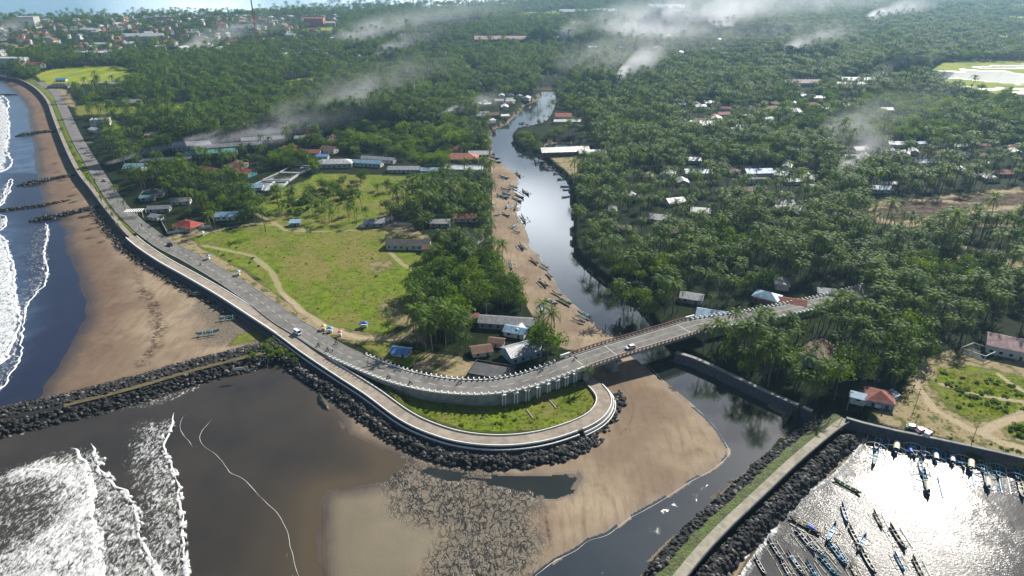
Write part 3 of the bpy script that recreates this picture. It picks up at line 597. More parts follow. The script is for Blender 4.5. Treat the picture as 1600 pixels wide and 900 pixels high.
# embankment carrying the road to the bridge
def embank(i0,i1,label,cols=None):
    root=empty('road_embankment',RW[i0].copy()); tag(root,label,'embankment')
    L=RW[i0].copy(); rel=lambda v:v-L
    mb=MB(); pts=RW[i0:i1+1]; ns=normals2(pts); k=0
    for s,off in ((1,HW+.35),(-1,-HW-.35)):
        b=len(mb.v)
        for p,n in zip(pts,ns):
            q=rel(p+n*off); g=2.2 if s<0 else 3.0; mb.v.append((q.x,q.y,p.z-.05-L.z)); q2=rel(p+n*(off+s*.5)); mb.v.append((q2.x,q2.y,g-.6-L.z))
        for i in range(len(pts)-1): mb.face(*((b+2*i,b+2*i+1,b+2*i+3,b+2*i+2) if s>0 else (b+2*i,b+2*i+2,b+2*i+3,b+2*i+1)))
    for i in (0,len(pts)-1):
        q=[rel(pts[i]+ns[i]*(HW+.3)),rel(pts[i]-ns[i]*(HW+.3))]; b=len(mb.v)
        mb.v+=[(q[0].x,q[0].y,q[0].z-.1),(q[1].x,q[1].y,q[1].z-.1),(q[1].x,q[1].y,1.0-L.z),(q[0].x,q[0].y,1.0-L.z)]; mb.face(b,b+1,b+2,b+3)
    mb.build('retaining_wall',M_WALLC,root)
    if cols:
        for i in range(cols[0],cols[1],2):
            p=RW[i]; n=normals2(RW[i-1:i+2])[1]; t=Vector((-n.y,n.x,0)); mb=MB()
            for e in (-.55,.55):
                q=rel(p-n*(HW+1.25)+t*e); mb.box((q.x,q.y,(p.z+1.8)/2-L.z-.1),(.38,.38,p.z-1.8),math.atan2(n.y,n.x))
            q=rel(p-n*(HW+.85)); mb.box((q.x,q.y,q.z-.35),(1.3,1.9,.35),math.atan2(n.y,n.x))
            mb.build('column',M_WHITE,root)
    return root
embank(iW-8,iA,'curved grey retaining wall under the rising road, paired white columns at its end',(near_idx(785,603,7.5),iA-1))
embank(iB,iE,'grey walled ramp carrying the road down from the bridge into the palm grove')
# parapets with white blocks
def parapet(i0,i1,off,label,step=2.3):
    pts=RW[i0:i1+1]; L=pts[0].copy(); root=empty('road_parapet',L); tag(root,label,'parapet','white block parapets along the road')
    mb=MB(); rp=[p-L for p in pts]; s=1 if off>0 else -1
    sweep(mb,rp,[(off+.2,-.15),(off+.2,.30),(off-.2,.30),(off-.2,-.15)],closed=True); mb.build('kerb_wall',M_WHITE,root)
    rs=resample(pts,step); ns=normals2(rs)
    for p,n in zip(rs[:98],ns):
        q=p-L+n*(off+s*.12); mb=MB(); mb.box((q.x,q.y,q.z+.55),(1.15,.42,.95),math.atan2(n.y,n.x),.82); mb.build('post',M_WHITE,root)
    return root
parapet(iW,iA-4,HW+.25,'white block parapet along the inland side of the curving road, west of the bridge')
parapet(iW-6,iA-1,-HW-.25,'white block parapet along the seaward side of the curving road above the lawn')
parapet(iB+1,iE,HW+.25,'white block parapet on the far side of the road east of the bridge')
parapet(iB+4,iE,-HW-.25,'white block parapet on the near side of the road east of the bridge')
# ---- bridge
BL=RW[iA].copy(); br=empty('bridge',BL); tag(br,'concrete road bridge with dark red railings crossing the river on one pier','bridge')
bp=[p-BL for p in RW[iA:iB+1]]
mb=MB(); sweep(mb,bp,[(6.1,-.03),(6.1,-.5),(-6.1,-.5),(-6.1,-.03),(-HW,-.012),(HW,-.012)],closed=True); mb.build('deck',M_GIRD,br)
for off in (5.35,-5.35):
    mb=MB(); sweep(mb,bp,[(off+.7,-.02),(off+.7,.2),(off-.7,.2),(off-.7,-.02)],closed=True); mb.build('walkway',M_PAVE,br)
for off in (-4.4,-1.5,1.5,4.4):
    mb=MB(); sweep(mb,bp,[(off+.3,-.5),(off+.3,-2.0),(off-.3,-2.0),(off-.3,-.5)],closed=True); mb.build('girder',M_GIRD,br)
for off in (5.85,-5.85):
    mb=MB(); sweep(mb,bp,[(off+.16,1.12),(off+.16,1.32),(off-.16,1.32),(off-.16,1.12)],closed=True)
    sweep(mb,bp,[(off+.07,.6),(off+.07,.74),(off-.07,.74),(off-.07,.6)],closed=True)
    rl=mb.build('railing',M_RAIL,br)
    rs=resample(bp,1.9); ns=normals2(rs); mb=MB()
    for p,n in zip(rs,ns):
        q=p+n*off; mb.box((q.x,q.y,q.z+.65),(.34,.5,.94),math.atan2(n.y,n.x))
    mb.build('baluster',M_RAILW,rl)
for i,px in ((int(len(bp)*.28),0),):
    p=bp[i]; n=normals2(bp)[i]; a=math.atan2(n.y,n.x); mb=MB()
    q=p; mb.box((q.x,q.y,q.z-2.6),(12.2,2.6,1.2),a); mb.box((q.x,q.y,q.z-5.6),(6.4,1.8,5.4),a,1.5); mb.box((q.x,q.y,q.z-8.2),(8,3.6,1.0),a); mb.build('pier',M_GIRD,br)
for i,s in ((0,-1),(len(bp)-1,1)):
    p=bp[i]; n=normals2(bp)[i]; a=math.atan2(n.y,n.x); t=Vector((n.y,-n.x,0))*s; q=p+t*.8
    mb=MB(); mb.box((q.x,q.y,q.z-4.6),(13,2.4,8.0),a); mb.build('abutment',M_WALLC,br)
for i in (0,len(bp)-1):
    for off in (5.85,-5.85):
        p=bp[i]; n=normals2(bp)[i]; s=-1 if i==0 else 1; t=Vector((n.y,-n.x,0))*s; q=p+n*off+t*2.2
        mb=MB(); mb.box((q.x,q.y,q.z+.6),(.5,4.6,1.3),math.atan2(n.y,n.x)); mb.box((q.x,q.y,q.z+1.3),(.62,4.7,.12),math.atan2(n.y,n.x)); mb.build('end_wall',M_WHITE,br)
mb=MB()
for k in (0,int(len(bp)*.28)*1,int(len(bp)*.88)):
    p=bp[k]; n=normals2(bp)[k]; mb.box((p.x,p.y,p.z+.012),(8.6,.22,.012),math.atan2(n.y,n.x))
mb.build('expansion_joint',M_LINE,br)
# ---- promenade, lower lane
j0=pidx(206,371); j1=pidx(440,518); j2=pidx(655,662)
flat('seafront_walk',PW[:j0+1],1.6,-1.0,M_PAVE)
def wide(name,i0,i1,fl,fr,m):
    mb=MB(); pts=PW[i0:i1]; ns=normals2(pts); b=len(mb.v)
    for i,(p,n) in enumerate(zip(pts,ns)):
        t=i/(len(pts)-1); l=fl(t); r=fr(t)
        for o,z in ((l,0),(l,-.7),(r,-.7),(r,0)): q=p+n*o; mb.v.append((q.x,q.y,q.z+z))
    for i in range(len(pts)-1):
        for j in range(4): j3=(j+1)%4; mb.face(b+i*4+j,b+i*4+j3,b+(i+1)*4+j3,b+(i+1)*4+j)
    o=mb.build(name,m); o['kind']='structure'; return o
wide('promenade',j0,len(PW),lambda t:2.6,lambda t:-2.6,M_PAVE)
def sidewall(name,i0,i1,off,prof,m,label,cat,parent=None,step=None,part='wall',lane=PW):
    pts=lane[i0:i1]; L=pts[0].copy(); root=empty(name,L); tag(root,label,cat)
    mb=MB(); sweep(mb,[p-L for p in pts],[(off+a,z) for a,z in prof],closed=True); mb.build(part,m,root); return root,pts,L
# seawall of the west beach: dark stone face with pale coping and low parapet
r_,pts,L=sidewall('sea_wall',j0,j1+2,-2.6,[(.0,-.2),(-.5,-.2),(-1.6,-3.2),(.0,-3.2)],M_STONE,'dark stone sea wall with a white coping above the brown beach, beside the straight road','sea wall')
mb=MB(); sweep(mb,[p-L for p in pts],[(-2.55,-.2),(-2.55,.75),(-3.1,.75),(-3.1,-.2)],closed=True); mb.build('coping',M_WHITE,r_)
mb=MB(); sweep(mb,[p-L for p in pts],[(-4.1,-3.4),(-4.1,-1.3),(-4.7,-1.3),(-4.7,-3.4)],closed=True); mb.build('toe_beam',M_STONE,r_)
r_,pts,L=sidewall('sea_wall',0,j0,-1.0,[(.0,-.2),(-.4,-.2),(-1.4,-3.2),(.0,-3.2)],M_STONE,'long dark sea wall curving away along the beach with a pale parapet','sea wall')
mb=MB(); sweep(mb,[p-L for p in pts],[(-.95,-.2),(-.95,.85),(-1.4,.85),(-1.4,-.2)],closed=True); mb.build('coping',M_WALLC,r_)
# lower lane: gabion slope, step, white stripe
je=pidx(925,653)
r_,pts,L=sidewall('gabion_wall',j1,je-3,-2.6,[(.0,-.3),(-1.3,-.9),(-3.2,-3.5),(.0,-3.5)],M_GAB,'dark stepped gabion wall holding up the curved lane above the rocks','retaining wall')
mb=MB(); sweep(mb,[p-L for p in pts],[(-1.15-2.6,-1.0),(-1.15-2.6,-.55),(-1.55-2.6,-.55),(-1.55-2.6,-1.0)],closed=True); mb.build('ledge',M_WHITE,r_)
mb=MB(); sweep(mb,[p-L for p in pts],[(-2.6,-.2),(-2.6,.45),(-2.95,.45),(-2.95,-.2)],closed=True); mb.build('coping',M_WHITE,r_)
r_,pts,L=sidewall('retaining_wall',je-3,len(PW)-3,-2.6,[(.0,-.2),(-.4,-.2),(-1.6,-3.0),(.0,-3.0)],M_WALLC,'pale stepped wall round the tight bend of the lane below the bridge','retaining wall')
for z,o_ in ((-.1,-2.6),(-1.1,-3.5),(-2.0,-4.2)):
    mb=MB(); sweep(mb,[p-L for p in pts],[(o_,z-.4),(o_,z+.4),(o_-.35,z+.4),(o_-.35,z-.4)],closed=True); mb.build('coping',M_WHITE,r_)
j3=pidx(470,541)
r_,pts,L=sidewall('lane_kerb_wall',j3+6,len(PW)-1,2.6,[(.0,-1.5),(.0,.45),(.32,.45),(.32,-1.5)],M_WHITE,'low white wall along the inner edge of the curved lane beside the lawn','low wall')
# median strip between the promenade and the road
mb=MB(); pts=PW[j0:j3]; sweep(mb,[p for p in pts],[(2.7,-.3),(2.7,.16),(3.1,.16),(3.1,-.3)],closed=True); k=mb.build('kerb',M_WHITE); k['kind']='structure'
# planted strip by the far walk is ground; harbour jetty
mb=MB(); L=JW[0].copy(); rt=empty('jetty_path',L); tag(rt,'long pale concrete path on top of the harbour breakwater','path')
sweep(mb,[p-L for p in JW],[(1.5,0),(1.5,-1),(-1.5,-1),(-1.5,0)],closed=True); mb.build('slab',M_CONC,rt)
mb=MB(); sweep(mb,[p-L for p in JW],[(-1.55,-.5),(-1.55,.5),(-1.9,.5),(-1.9,-.5)],closed=True); mb.build('edge_wall',M_STONE,rt)
mb=MB()
for k in range(6,len(JW)-2,9):
    p=JW[k]-L; n=normals2(JW[k-1:k+2])[1]; mb.box((p.x,p.y,p.z+.006),(3.0,.12,.02),math.atan2(n.y,n.x))
mb.build('joint',M_LINE,rt)
mb=MB(); M_VERGE=N('verge_grass'); _c=M_VERGE.mix(M_VERGE.ramp(M_VERGE.noise(.8,5,.7),.4,.62),(.075,.12,.015),(.05,.045,.022)); M_VERGE.pbr(_c,.9,bump=M_VERGE.noise(1.5,4),bs=1,bd=.6); M_VERGE=M_VERGE.m
ns=normals2(JW); b=len(mb.v)
for i,p in enumerate(JW):
    for o_,z_ in ((1.52,-.02),(2.6,.12),(4.2+random.uniform(-.5,.5),-.05),(5.0+random.uniform(-.5,.5),-.8)):
        q=p+ns[i]*o_; mb.v.append((q.x,q.y,q.z+z_+random.uniform(-.06,.06)*(o_>2)))
for i in range(len(JW)-1):
    for j in range(3): mb.face(b+4*i+j,b+4*i+4+j,b+4*i+5+j,b+4*i+1+j)
k=mb.build('grass_verge',M_VERGE,None,True); k['kind']='structure'
# harbour quay and river walls
def quay(pts2,z0,z1,m,name,label,copm=None,lean=.6,t=.6,sh=0):
    pts=resample([GV(a,b,z0) for a,b in pts2],3); pts=[p-n*sh for p,n in zip(pts,normals2(pts))]; L=pts[0].copy(); rt=empty(name,L); tag(rt,label,'quay wall' if 'quay' in name else 'river wall')
    mb=MB(); sweep(mb,[p-L for p in pts],[(.0,0),(t,0),(t,z1-z0),(-lean,z1-z0)],closed=True); mb.build('wall',m,rt)
    mb=MB(); sweep(mb,[p-L for p in pts],[(-.1,-.1),(-.1,.25),(t,.25),(t,-.1)],closed=True); mb.build('coping',copm or M_WALLC,rt); return rt
quay([(1322,654),(1345,661),(1400,674),(1450,684),(1520,699),(1600,717),(1700,741),(2000,815)],4.2,-1,M_STONE,'quay_wall','dark quay wall at the head of the boat harbour',M_WALLC,.4,1.0)
quay([(1058,548),(1085,556),(1120,571),(1180,600),(1230,622),(1272,640)],3.6,-1,M_STONE,'river_wall','sloping stone river wall below the palms, downstream of the bridge',M_WALLC,1.6,1.6,2.2)
quay([(868,246),(880,256),(888,268),(895,280),(897,292)],3.2,-1,M_STONE,'river_wall','short stone river wall beside the grey shed upstream',M_WALLC,.8,.6)
# ---- breakwater, groynes, rock armour
M_ROCK=simple('basalt',(.040,.039,.038),.8,.55,1.0,.6); M_ROCKL=simple('pale_basalt',(.19,.18,.165),.8,.4,1.0,.6); M_CORE=simple('wet_basalt_core',(.022,.021,.021),.9,.4,.6,.6)
def rock_mesh(seed,m):
    import bmesh
    r=random.Random(seed); bm=bmesh.new(); bmesh.ops.create_icosphere(bm,subdivisions=2,radius=.5)
    sc=(r.uniform(.8,1.25),r.uniform(.7,1.0),r.uniform(.6,.9)); pl=[(Vector((r.gauss(0,1),r.gauss(0,1),r.gauss(0,1))).normalized(),r.uniform(.28,.42)) for _ in range(9)]
    for v in bm.verts:
        for n,d in pl:
            k=v.co.dot(n)
            if k>d: v.co-=n*(k-d)
        v.co=Vector((v.co.x*sc[0],v.co.y*sc[1],v.co.z*sc[2]))*1.25
    me=bpy.data.meshes.new('boulder'); bm.to_mesh(me); bm.free(); me.materials.append(m); return me
ROCKM=[rock_mesh(s,M_ROCKL if s==3 else M_ROCK) for s in range(7)]
rocks=[]   # (x,y,z,size,zone)
GRIDZ=zones
def mound(name,label,line,wl,wr,top,foot,zone,dens=1.0,size=(.9,1.9),path=None,cat='breakwater',core=True):
    pts=resample(catmull(line,3),2.5); L=pts[0].copy(); ns=normals2(pts)
    if core:
        rt=empty(name,(L.x,L.y,0)); tag(rt,label,cat)
        mb=MB(); wt=.35; n=len(pts); prof=[(wl,foot),(wl*wt,top),(0,top+.1),(-wr*wt,top),(-wr,foot)]
        b=len(mb.v)
        for i,(p,nn) in enumerate(zip(pts,ns)):
            e=min(1,(i+.6)/3,(n-i-.4)/3)
            for o,z in prof: q=p+nn*o*(.4+.6*e); mb.v.append((q.x-L.x,q.y-L.y,foot+(z-foot)*e))
        for i in range(n-1):
            for j in range(4): mb.face(b+i*5+j,b+(i+1)*5+j,b+(i+1)*5+j+1,b+i*5+j+1)
        mb.build('core',M_CORE,rt)
    wt=.35; area=sum((a-b_).length for a,b_ in zip(pts,pts[1:]))*(wl+wr); cnt=int(area*.95*dens)
    for _ in range(cnt):
        u=random.uniform(0,len(pts)-1.01); i=int(u); p=pts[i].lerp(pts[i+1],u-i); nn=ns[i]; o=random.uniform(-wr,wl)
        if path and path[0]<o<path[1]: continue
        a=abs(o)/(wl if o>0 else wr); z=top if a<wt else top+(foot-top)*(a-wt)/(1-wt)
        e=min(1,(u+.6)/3,(len(pts)-u)/3); z=foot+(z-foot)*e; q=p+nn*o*(.4+.6*e); rocks.append((q.x,q.y,z+.05,random.uniform(*size),zone))
mound('breakwater','broad dark rock breakwater running out to sea from the road, dirt track on top',bw,12.5,10.5,3.0,-.6,'long breakwater',.85,(.9,1.8),(-4.2,-1.4))
mb=MB(); bpts=resample(catmull(bw[4:],3),3); sweep(mb,bpts,[(-1.5,.2),(-4.0,.2)]); k=mb.build('breakwater_track',asphalt('track_dirt',(.10,.082,.045))); k['kind']='structure'
for (pp,w_,t_,lb) in (([(46,344),(70,340),(110,333),(160,322)],4.2,1.9,'thick dark rock groyne on the beach, nearest of the four'),([(27,289),(60,283),(90,278),(120,273)],3.8,1.7,'dark rock groyne on the beach, second nearest'),([(24,212),(50,208),(70,206),(92,205)],4.4,1.7,'dark rock groyne on the beach, third nearest, below the white house'),([(-40,334),(0,328),(40,322),(75,318),(115,311)],2.0,.9,'thin low groyne of rubble half sunk in the surf'),([(-30,147),(0,147),(28,147)],2.4,.7,'small far groyne of rubble in the shallows')):
    mound('rock_groyne',lb,[GV(a,b,1) for a,b in pp],w_,w_,t_,-.4,'groynes',1.1,(1.0,1.8),cat='groyne')
off=[p+n*-6.6 for p,n in zip(PW[j1+3:],normals2(PW[j1+3:]))]
kA=len(off)-1-12
mound('rock_armour','bank of black boulders at the foot of the curved lane wall',[Vector((p.x,p.y,0)) for p in off[:kA:4]],3.2,4.2,1.6,0.1,'lane foot',.95,(.9,1.9),cat='rock armour')
for w0,w1,a,b_,d in ((-4.6,-9,pidx(160,318),j0,.35),(-6,-9.5,j0,pidx(330,449),.45),(-5.5,-8.5,pidx(330,449),pidx(385,482),.15)):
    for i in range(a,b_):
        n=normals2(PW[i-1:i+2])[1]
        for _ in range(int(8*d)+(random.random()<(8*d)%1)):
            o=random.uniform(w1,w0); p=PW[i]+n*o; rocks.append((p.x,p.y,1.55+random.uniform(-.1,.3),random.uniform(.8,1.7),'sea wall foot'))
mound('rock_armour','long rock bank along the river side of the harbour path',[p+n*6.2 for p,n in zip([Vector((q.x,q.y,0)) for q in JW[::4]],normals2(JW[::4]))],2.9,5.0,2.7,-.4,'harbour path',.9,(.9,1.7),cat='rock armour')
mound('rock_armour','rock bank dropping from the harbour path to the boats',[p-n*5.4 for p,n in zip([Vector((q.x,q.y,0)) for q in JW[::4]],normals2(JW[::4]))],3.4,3.4,2.8,-.2,'harbour side',1.0,(.9,1.8),cat='rock armour')
# ends of the lane: boulders by the bend
for _ in range(230):
    t=random.random(); a=[(860,712),(900,697),(935,672),(958,650),(967,630),(965,618)]; i=min(4,int(t*5)); f=t*5-i
    p=GV(a[i][0]*(1-f)+a[i+1][0]*f+random.gauss(0,5),a[i][1]*(1-f)+a[i+1][1]*f+random.gauss(0,4),.5); rocks.append((p.x,p.y,.6+random.uniform(-.1,.7),random.uniform(.9,1.8),'lane bend'))
# pebbly foot scatter
def inframe(x,y,z=0,m=0):
    a,b=proj(x,y,z); return -m<a<1600+m and -m<b<900+m
ra=np.array([(r[0],r[1],r[2],r[3]) for r in rocks]); 
pr=[(r[3]/math.dist((r[0],r[1],r[2]),(0,0,H)) if inframe(r[0],r[1],r[2]) else 0) for r in rocks]
order=np.argsort(pr)[::-1]; first=set(order[:300].tolist())
ZLAB={'long breakwater':'dark boulder among the rocks of the broad breakwater beside the basin','groynes':'dark boulder in one of the beach groynes','lane foot':'black boulder at the foot of the curved lane wall','sea wall foot':'dark boulder on the sand below the sea wall','harbour path':'dark boulder on the river side of the harbour path','harbour side':'dark boulder on the harbour side of the concrete path','lane bend':'black boulder on the sand round the bend of the lane below the bridge'}
for i in first:
    x,y,z,s,zo=rocks[i]; o=bpy.data.objects.new('boulder',ROCKM[i%7]); COL.objects.link(o); o.location=(x,y,z); o.rotation_euler=(random.uniform(-.6,.6),random.uniform(-.6,.6),random.uniform(0,6.3)); o.scale=(s,s,s)
    tag(o,ZLAB[zo],'boulder','boulders '+{'long breakwater':'of the broad breakwater','groynes':'of the groynes','lane foot':'below the curved lane','sea wall foot':'below the sea wall','harbour path':'beside the river below the harbour path','harbour side':'between the path and the harbour','lane bend':'round the lane bend'}[zo])
# ------------------------------------------------------------------ scattering many of a kind as one object
def scatter(name, pts, rots, scs, var, protos, label):
    """protos: per variant, the list of objects whose meshes make one member"""
    me=bpy.data.meshes.new(name); me.vertices.add(len(pts)); me.vertices.foreach_set('co',np.asarray(pts,np.float32).ravel())
    a=me.attributes.new('rot','FLOAT_VECTOR','POINT'); a.data.foreach_set('vector',np.asarray(rots,np.float32).ravel())
    a=me.attributes.new('scl','FLOAT_VECTOR','POINT'); a.data.foreach_set('vector',np.asarray(scs,np.float32).ravel())
    a=me.attributes.new('var','INT','POINT'); a.data.foreach_set('value',np.asarray(var,np.int32))
    o=bpy.data.objects.new(name,me); COL.objects.link(o); o['kind']='stuff'; o['label']=label
    g=bpy.data.node_groups.new(name,'GeometryNodeTree'); g.interface.new_socket('Geometry',in_out='INPUT',socket_type='NodeSocketGeometry'); g.interface.new_socket('Geometry',in_out='OUTPUT',socket_type='NodeSocketGeometry')
    nd=g.nodes; lk=g.links.new; gi=nd.new('NodeGroupInput'); go=nd.new('NodeGroupOutput'); jn=nd.new('GeometryNodeJoinGeometry')
    def at(n,t): x=nd.new('GeometryNodeInputNamedAttribute'); x.data_type=t; x.inputs['Name'].default_value=n; return x.outputs['Attribute']
    ro=at('rot','FLOAT_VECTOR'); sc=at('scl','FLOAT_VECTOR'); va=at('var','INT')
    for k,ps in enumerate(protos):
        cmp=nd.new('FunctionNodeCompare'); cmp.data_type='INT'; cmp.operation='EQUAL'
        ii=[s for s in cmp.inputs if s.type=='INT']; lk(va,ii[0]); ii[1].default_value=k
        for po in ps:
            oi=nd.new('GeometryNodeObjectInfo'); oi.transform_space='ORIGINAL'; oi.inputs['Object'].default_value=po; oi.inputs['As Instance'].default_value=True
            ip=nd.new('GeometryNodeInstanceOnPoints'); lk(gi.outputs[0],ip.inputs['Points']); lk(cmp.outputs[0],ip.inputs['Selection']); lk(oi.outputs['Geometry'],ip.inputs['Instance']); lk(ro,ip.inputs['Rotation']); lk(sc,ip.inputs['Scale']); lk(ip.outputs[0],jn.inputs[0])
    lk(jn.outputs[0],go.inputs[0]); md=o.modifiers.new('scatter','NODES'); md.node_group=g; return o
rest=[i for i in range(len(rocks)) if i not in first]
protoR={}
for o in bpy.data.objects:
    if o.name.startswith('boulder') and o.type=='MESH': protoR.setdefault(o.data.name,o)
PR=[[protoR[m.name]] for m in ROCKM]
P=[rocks[i][:3] for i in rest]
scatter('boulder_heap',P,[(random.uniform(-.6,.6),random.uniform(-.6,.6),random.uniform(0,6.3)) for _ in P],[(rocks[i][3],)*3 for i in rest],[i%7 for i in rest],PR,'mass of smaller dark boulders in the breakwaters and groynes')
print('rocks',len(rocks))
# ------------------------------------------------------------------ boats: slim outrigger canoes
BC={'blue':(.03,.16,.42),'teal':(.03,.27,.30),'white':(.68,.69,.67),'navy':(.015,.03,.09),'green':(.05,.18,.11),'sky':(.16,.40,.60),'cream':(.62,.56,.40),'dark':(.03,.032,.04),'red':(.35,.04,.03),'bamboo':(.45,.40,.26),'wood':(.14,.09,.05),'tarp':(.02,.09,.45)}
def bm_(n): return simple('boat_'+n,BC[n],.45,.35,1.5,.1)
def hull_mb(L,B,m_out,m_in,m_rim):
    mb=MB(); st=15; R=[]
    for i in range(st):
        t=i/(st-1); x=(t-.5)*L; w=B*.5*max(.03,(1-abs(2*t-1)**2.6))**.75; sheer=.62+.75*abs(2*t-1)**3.2; keel=-.25+.85*max(0,abs(2*t-1)-.75)/.25
        R.append([(x,0,keel),(x,-w*.62,keel+.12),(x,-w,sheer-.02),(x,-w*.80,sheer),(x,-w*.62,.12+keel*.3+.1),(x,w*.62,.12+keel*.3+.1),(x,w*.80,sheer),(x,w,sheer-.02),(x,w*.62,keel+.12)])
    for r in R: mb.v+=r
    k=9
    for i in range(st-1):
        for j in range(k):
            j2=(j+1)%k; mb.mat(m_in if j in (3,4,5) else (m_rim if j in (2,6) else m_out)); mb.face(i*k+j,i*k+j2,(i+1)*k+j2,(i+1)*k+j)
    mb.mat(m_out); mb.face(*range(k)); mb.face(*[(st-1)*k+j for j in range(k)][::-1])
    return mb
def boat(name,L,out,inn,rim,float_='bamboo',canopy=None,arms=True,cargo=None,outer=2.6,mast=False):
    r=empty(name)
    hull_mb(L,1.25,bm_(out),bm_(inn),bm_(rim)).build('hull',None,r)
    mb=MB().mat(bm_(rim))
    for x in (-.30,-.12,.08,.26): mb.box((x*L,0,.56),(.22,1.0,.06))
    mb.build('thwart',None,r)
    if arms:
        for x in (-.22,.20):
            mb=MB(); pts=[(x*L,y,.75+.35*(1-(abs(y)/outer)**2)-.65*(abs(y)/outer)**3) for y in np.linspace(-outer,outer,11)]
            mb.tube(pts,.11,5); mb.build('cross_arm',bm_(rim if float_=='bamboo' else float_),r)
        for s in (-1,1):
            mb=MB(); mb.tube([(-.36*L,s*outer,.0),(-.2*L,s*outer,-.02),(.2*L,s*outer,.0),(.36*L,s*outer,.12)],.19,6); mb.build('outrigger_float',bm_(float_),r)
    if canopy:
        mb=MB(); x0,x1=(-.34*L,-.06*L)
        mb.tube([(x0,0,1.62),(x1,0,1.62)],.05,4)
        ring=[]
        for x in (x0,x1):
            for a in np.linspace(-1.25,1.25,7): ring.append((x,.78*sin(a),1.12+.55*cos(a)))
        b=len(mb.v); mb.v+=ring; mb.v+=[(x,y,z-.06) for x,y,z in ring]
        for j in range(6): mb.face(b+j,b+j+1,b+7+j+1,b+7+j); mb.face(b+14+j,b+21+j,b+21+j+1,b+14+j+1)
        for x in (x0+.1,x1-.1):
            for y in (-.62,.62): mb.tube([(x,y,.5),(x,y,1.35)],.04,4)
        mb.build('canopy',bm_(canopy),r)
    if cargo:
        mb=MB(); 
        for q in range(4): mb.box(((.02+.07*q)*L,random.uniform(-.15,.15),.5),(.6,.7,.35),random.uniform(-.3,.3),.8)
        mb.build('net_bundle',bm_(cargo),r)
    mb=MB(); mb.box((-.44*L,.0,.95),(.4,.25,.4)); mb.tube([(-.44*L,0,.9),(-.56*L,.1,.1)],.05,5); mb.build('outboard_motor',bm_('dark'),r)
    return r
TYPES={'bluewhite':dict(L=11,out='blue',inn='dark',rim='white'),'tealwhite':dict(L=10.5,out='teal',inn='dark',rim='sky'),'navy':dict(L=10,out='navy',inn='dark',rim='bamboo',float_='white'),
 'whitecabin':dict(L=11.5,out='navy',inn='sky',rim='sky',float_='sky',canopy='white',outer=3.2),'creamcabin':dict(L=12,out='navy',inn='blue',rim='sky',float_='sky',canopy='cream',outer=3.4,cargo='dark'),
 'bluecabin':dict(L=11.5,out='dark',inn='bamboo',rim='bamboo',float_='cream',canopy='tarp'),'white':dict(L=8.5,out='white',inn='sky',rim='white',arms=True,outer=2.3),'green':dict(L=10.5,out='green',inn='green',rim='bamboo',float_='green',outer=1.5),
 'skyplain':dict(L=9,out='sky',inn='blue',rim='white',arms=False),'darkplain':dict(L=9.5,out='dark',inn='wood',rim='white',arms=False),'cream':dict(L=11,out='navy',inn='dark',rim='cream',float_='cream',cargo='cream'),'yellowarms':dict(L=11,out='white',inn='dark',rim='white',float_='bamboo',outer=2.8,cargo='sky')}
BOATP={}
def put_boat(ty,a,b,z,label,group,zr=None):
    """bow at photo position a, stern at b"""
    A=GV(*a,z); B=GV(*b,z); c=(A+B)/2; d=A-B; T=TYPES[ty]; s=max(.66,min(1.3,1.1*d.length/T['L']))
    if ty not in BOATP: r=boat('outrigger_boat' if T.get('arms',True) else 'fishing_boat',**T); BOATP[ty]=r
    else: r=copy_tree(BOATP[ty])
    r.location=(c.x,c.y,z if zr is None else zr); r.rotation_euler=(random.uniform(-.03,.03),0,math.atan2(d.y,d.x)); r.scale=(s,s,s)
    tag(r,label,'boat',group); return r
gh='boats moored along the harbour quay'; gm='boats floating in the middle of the harbour'; gl='boats crowded in the near corner of the harbour'
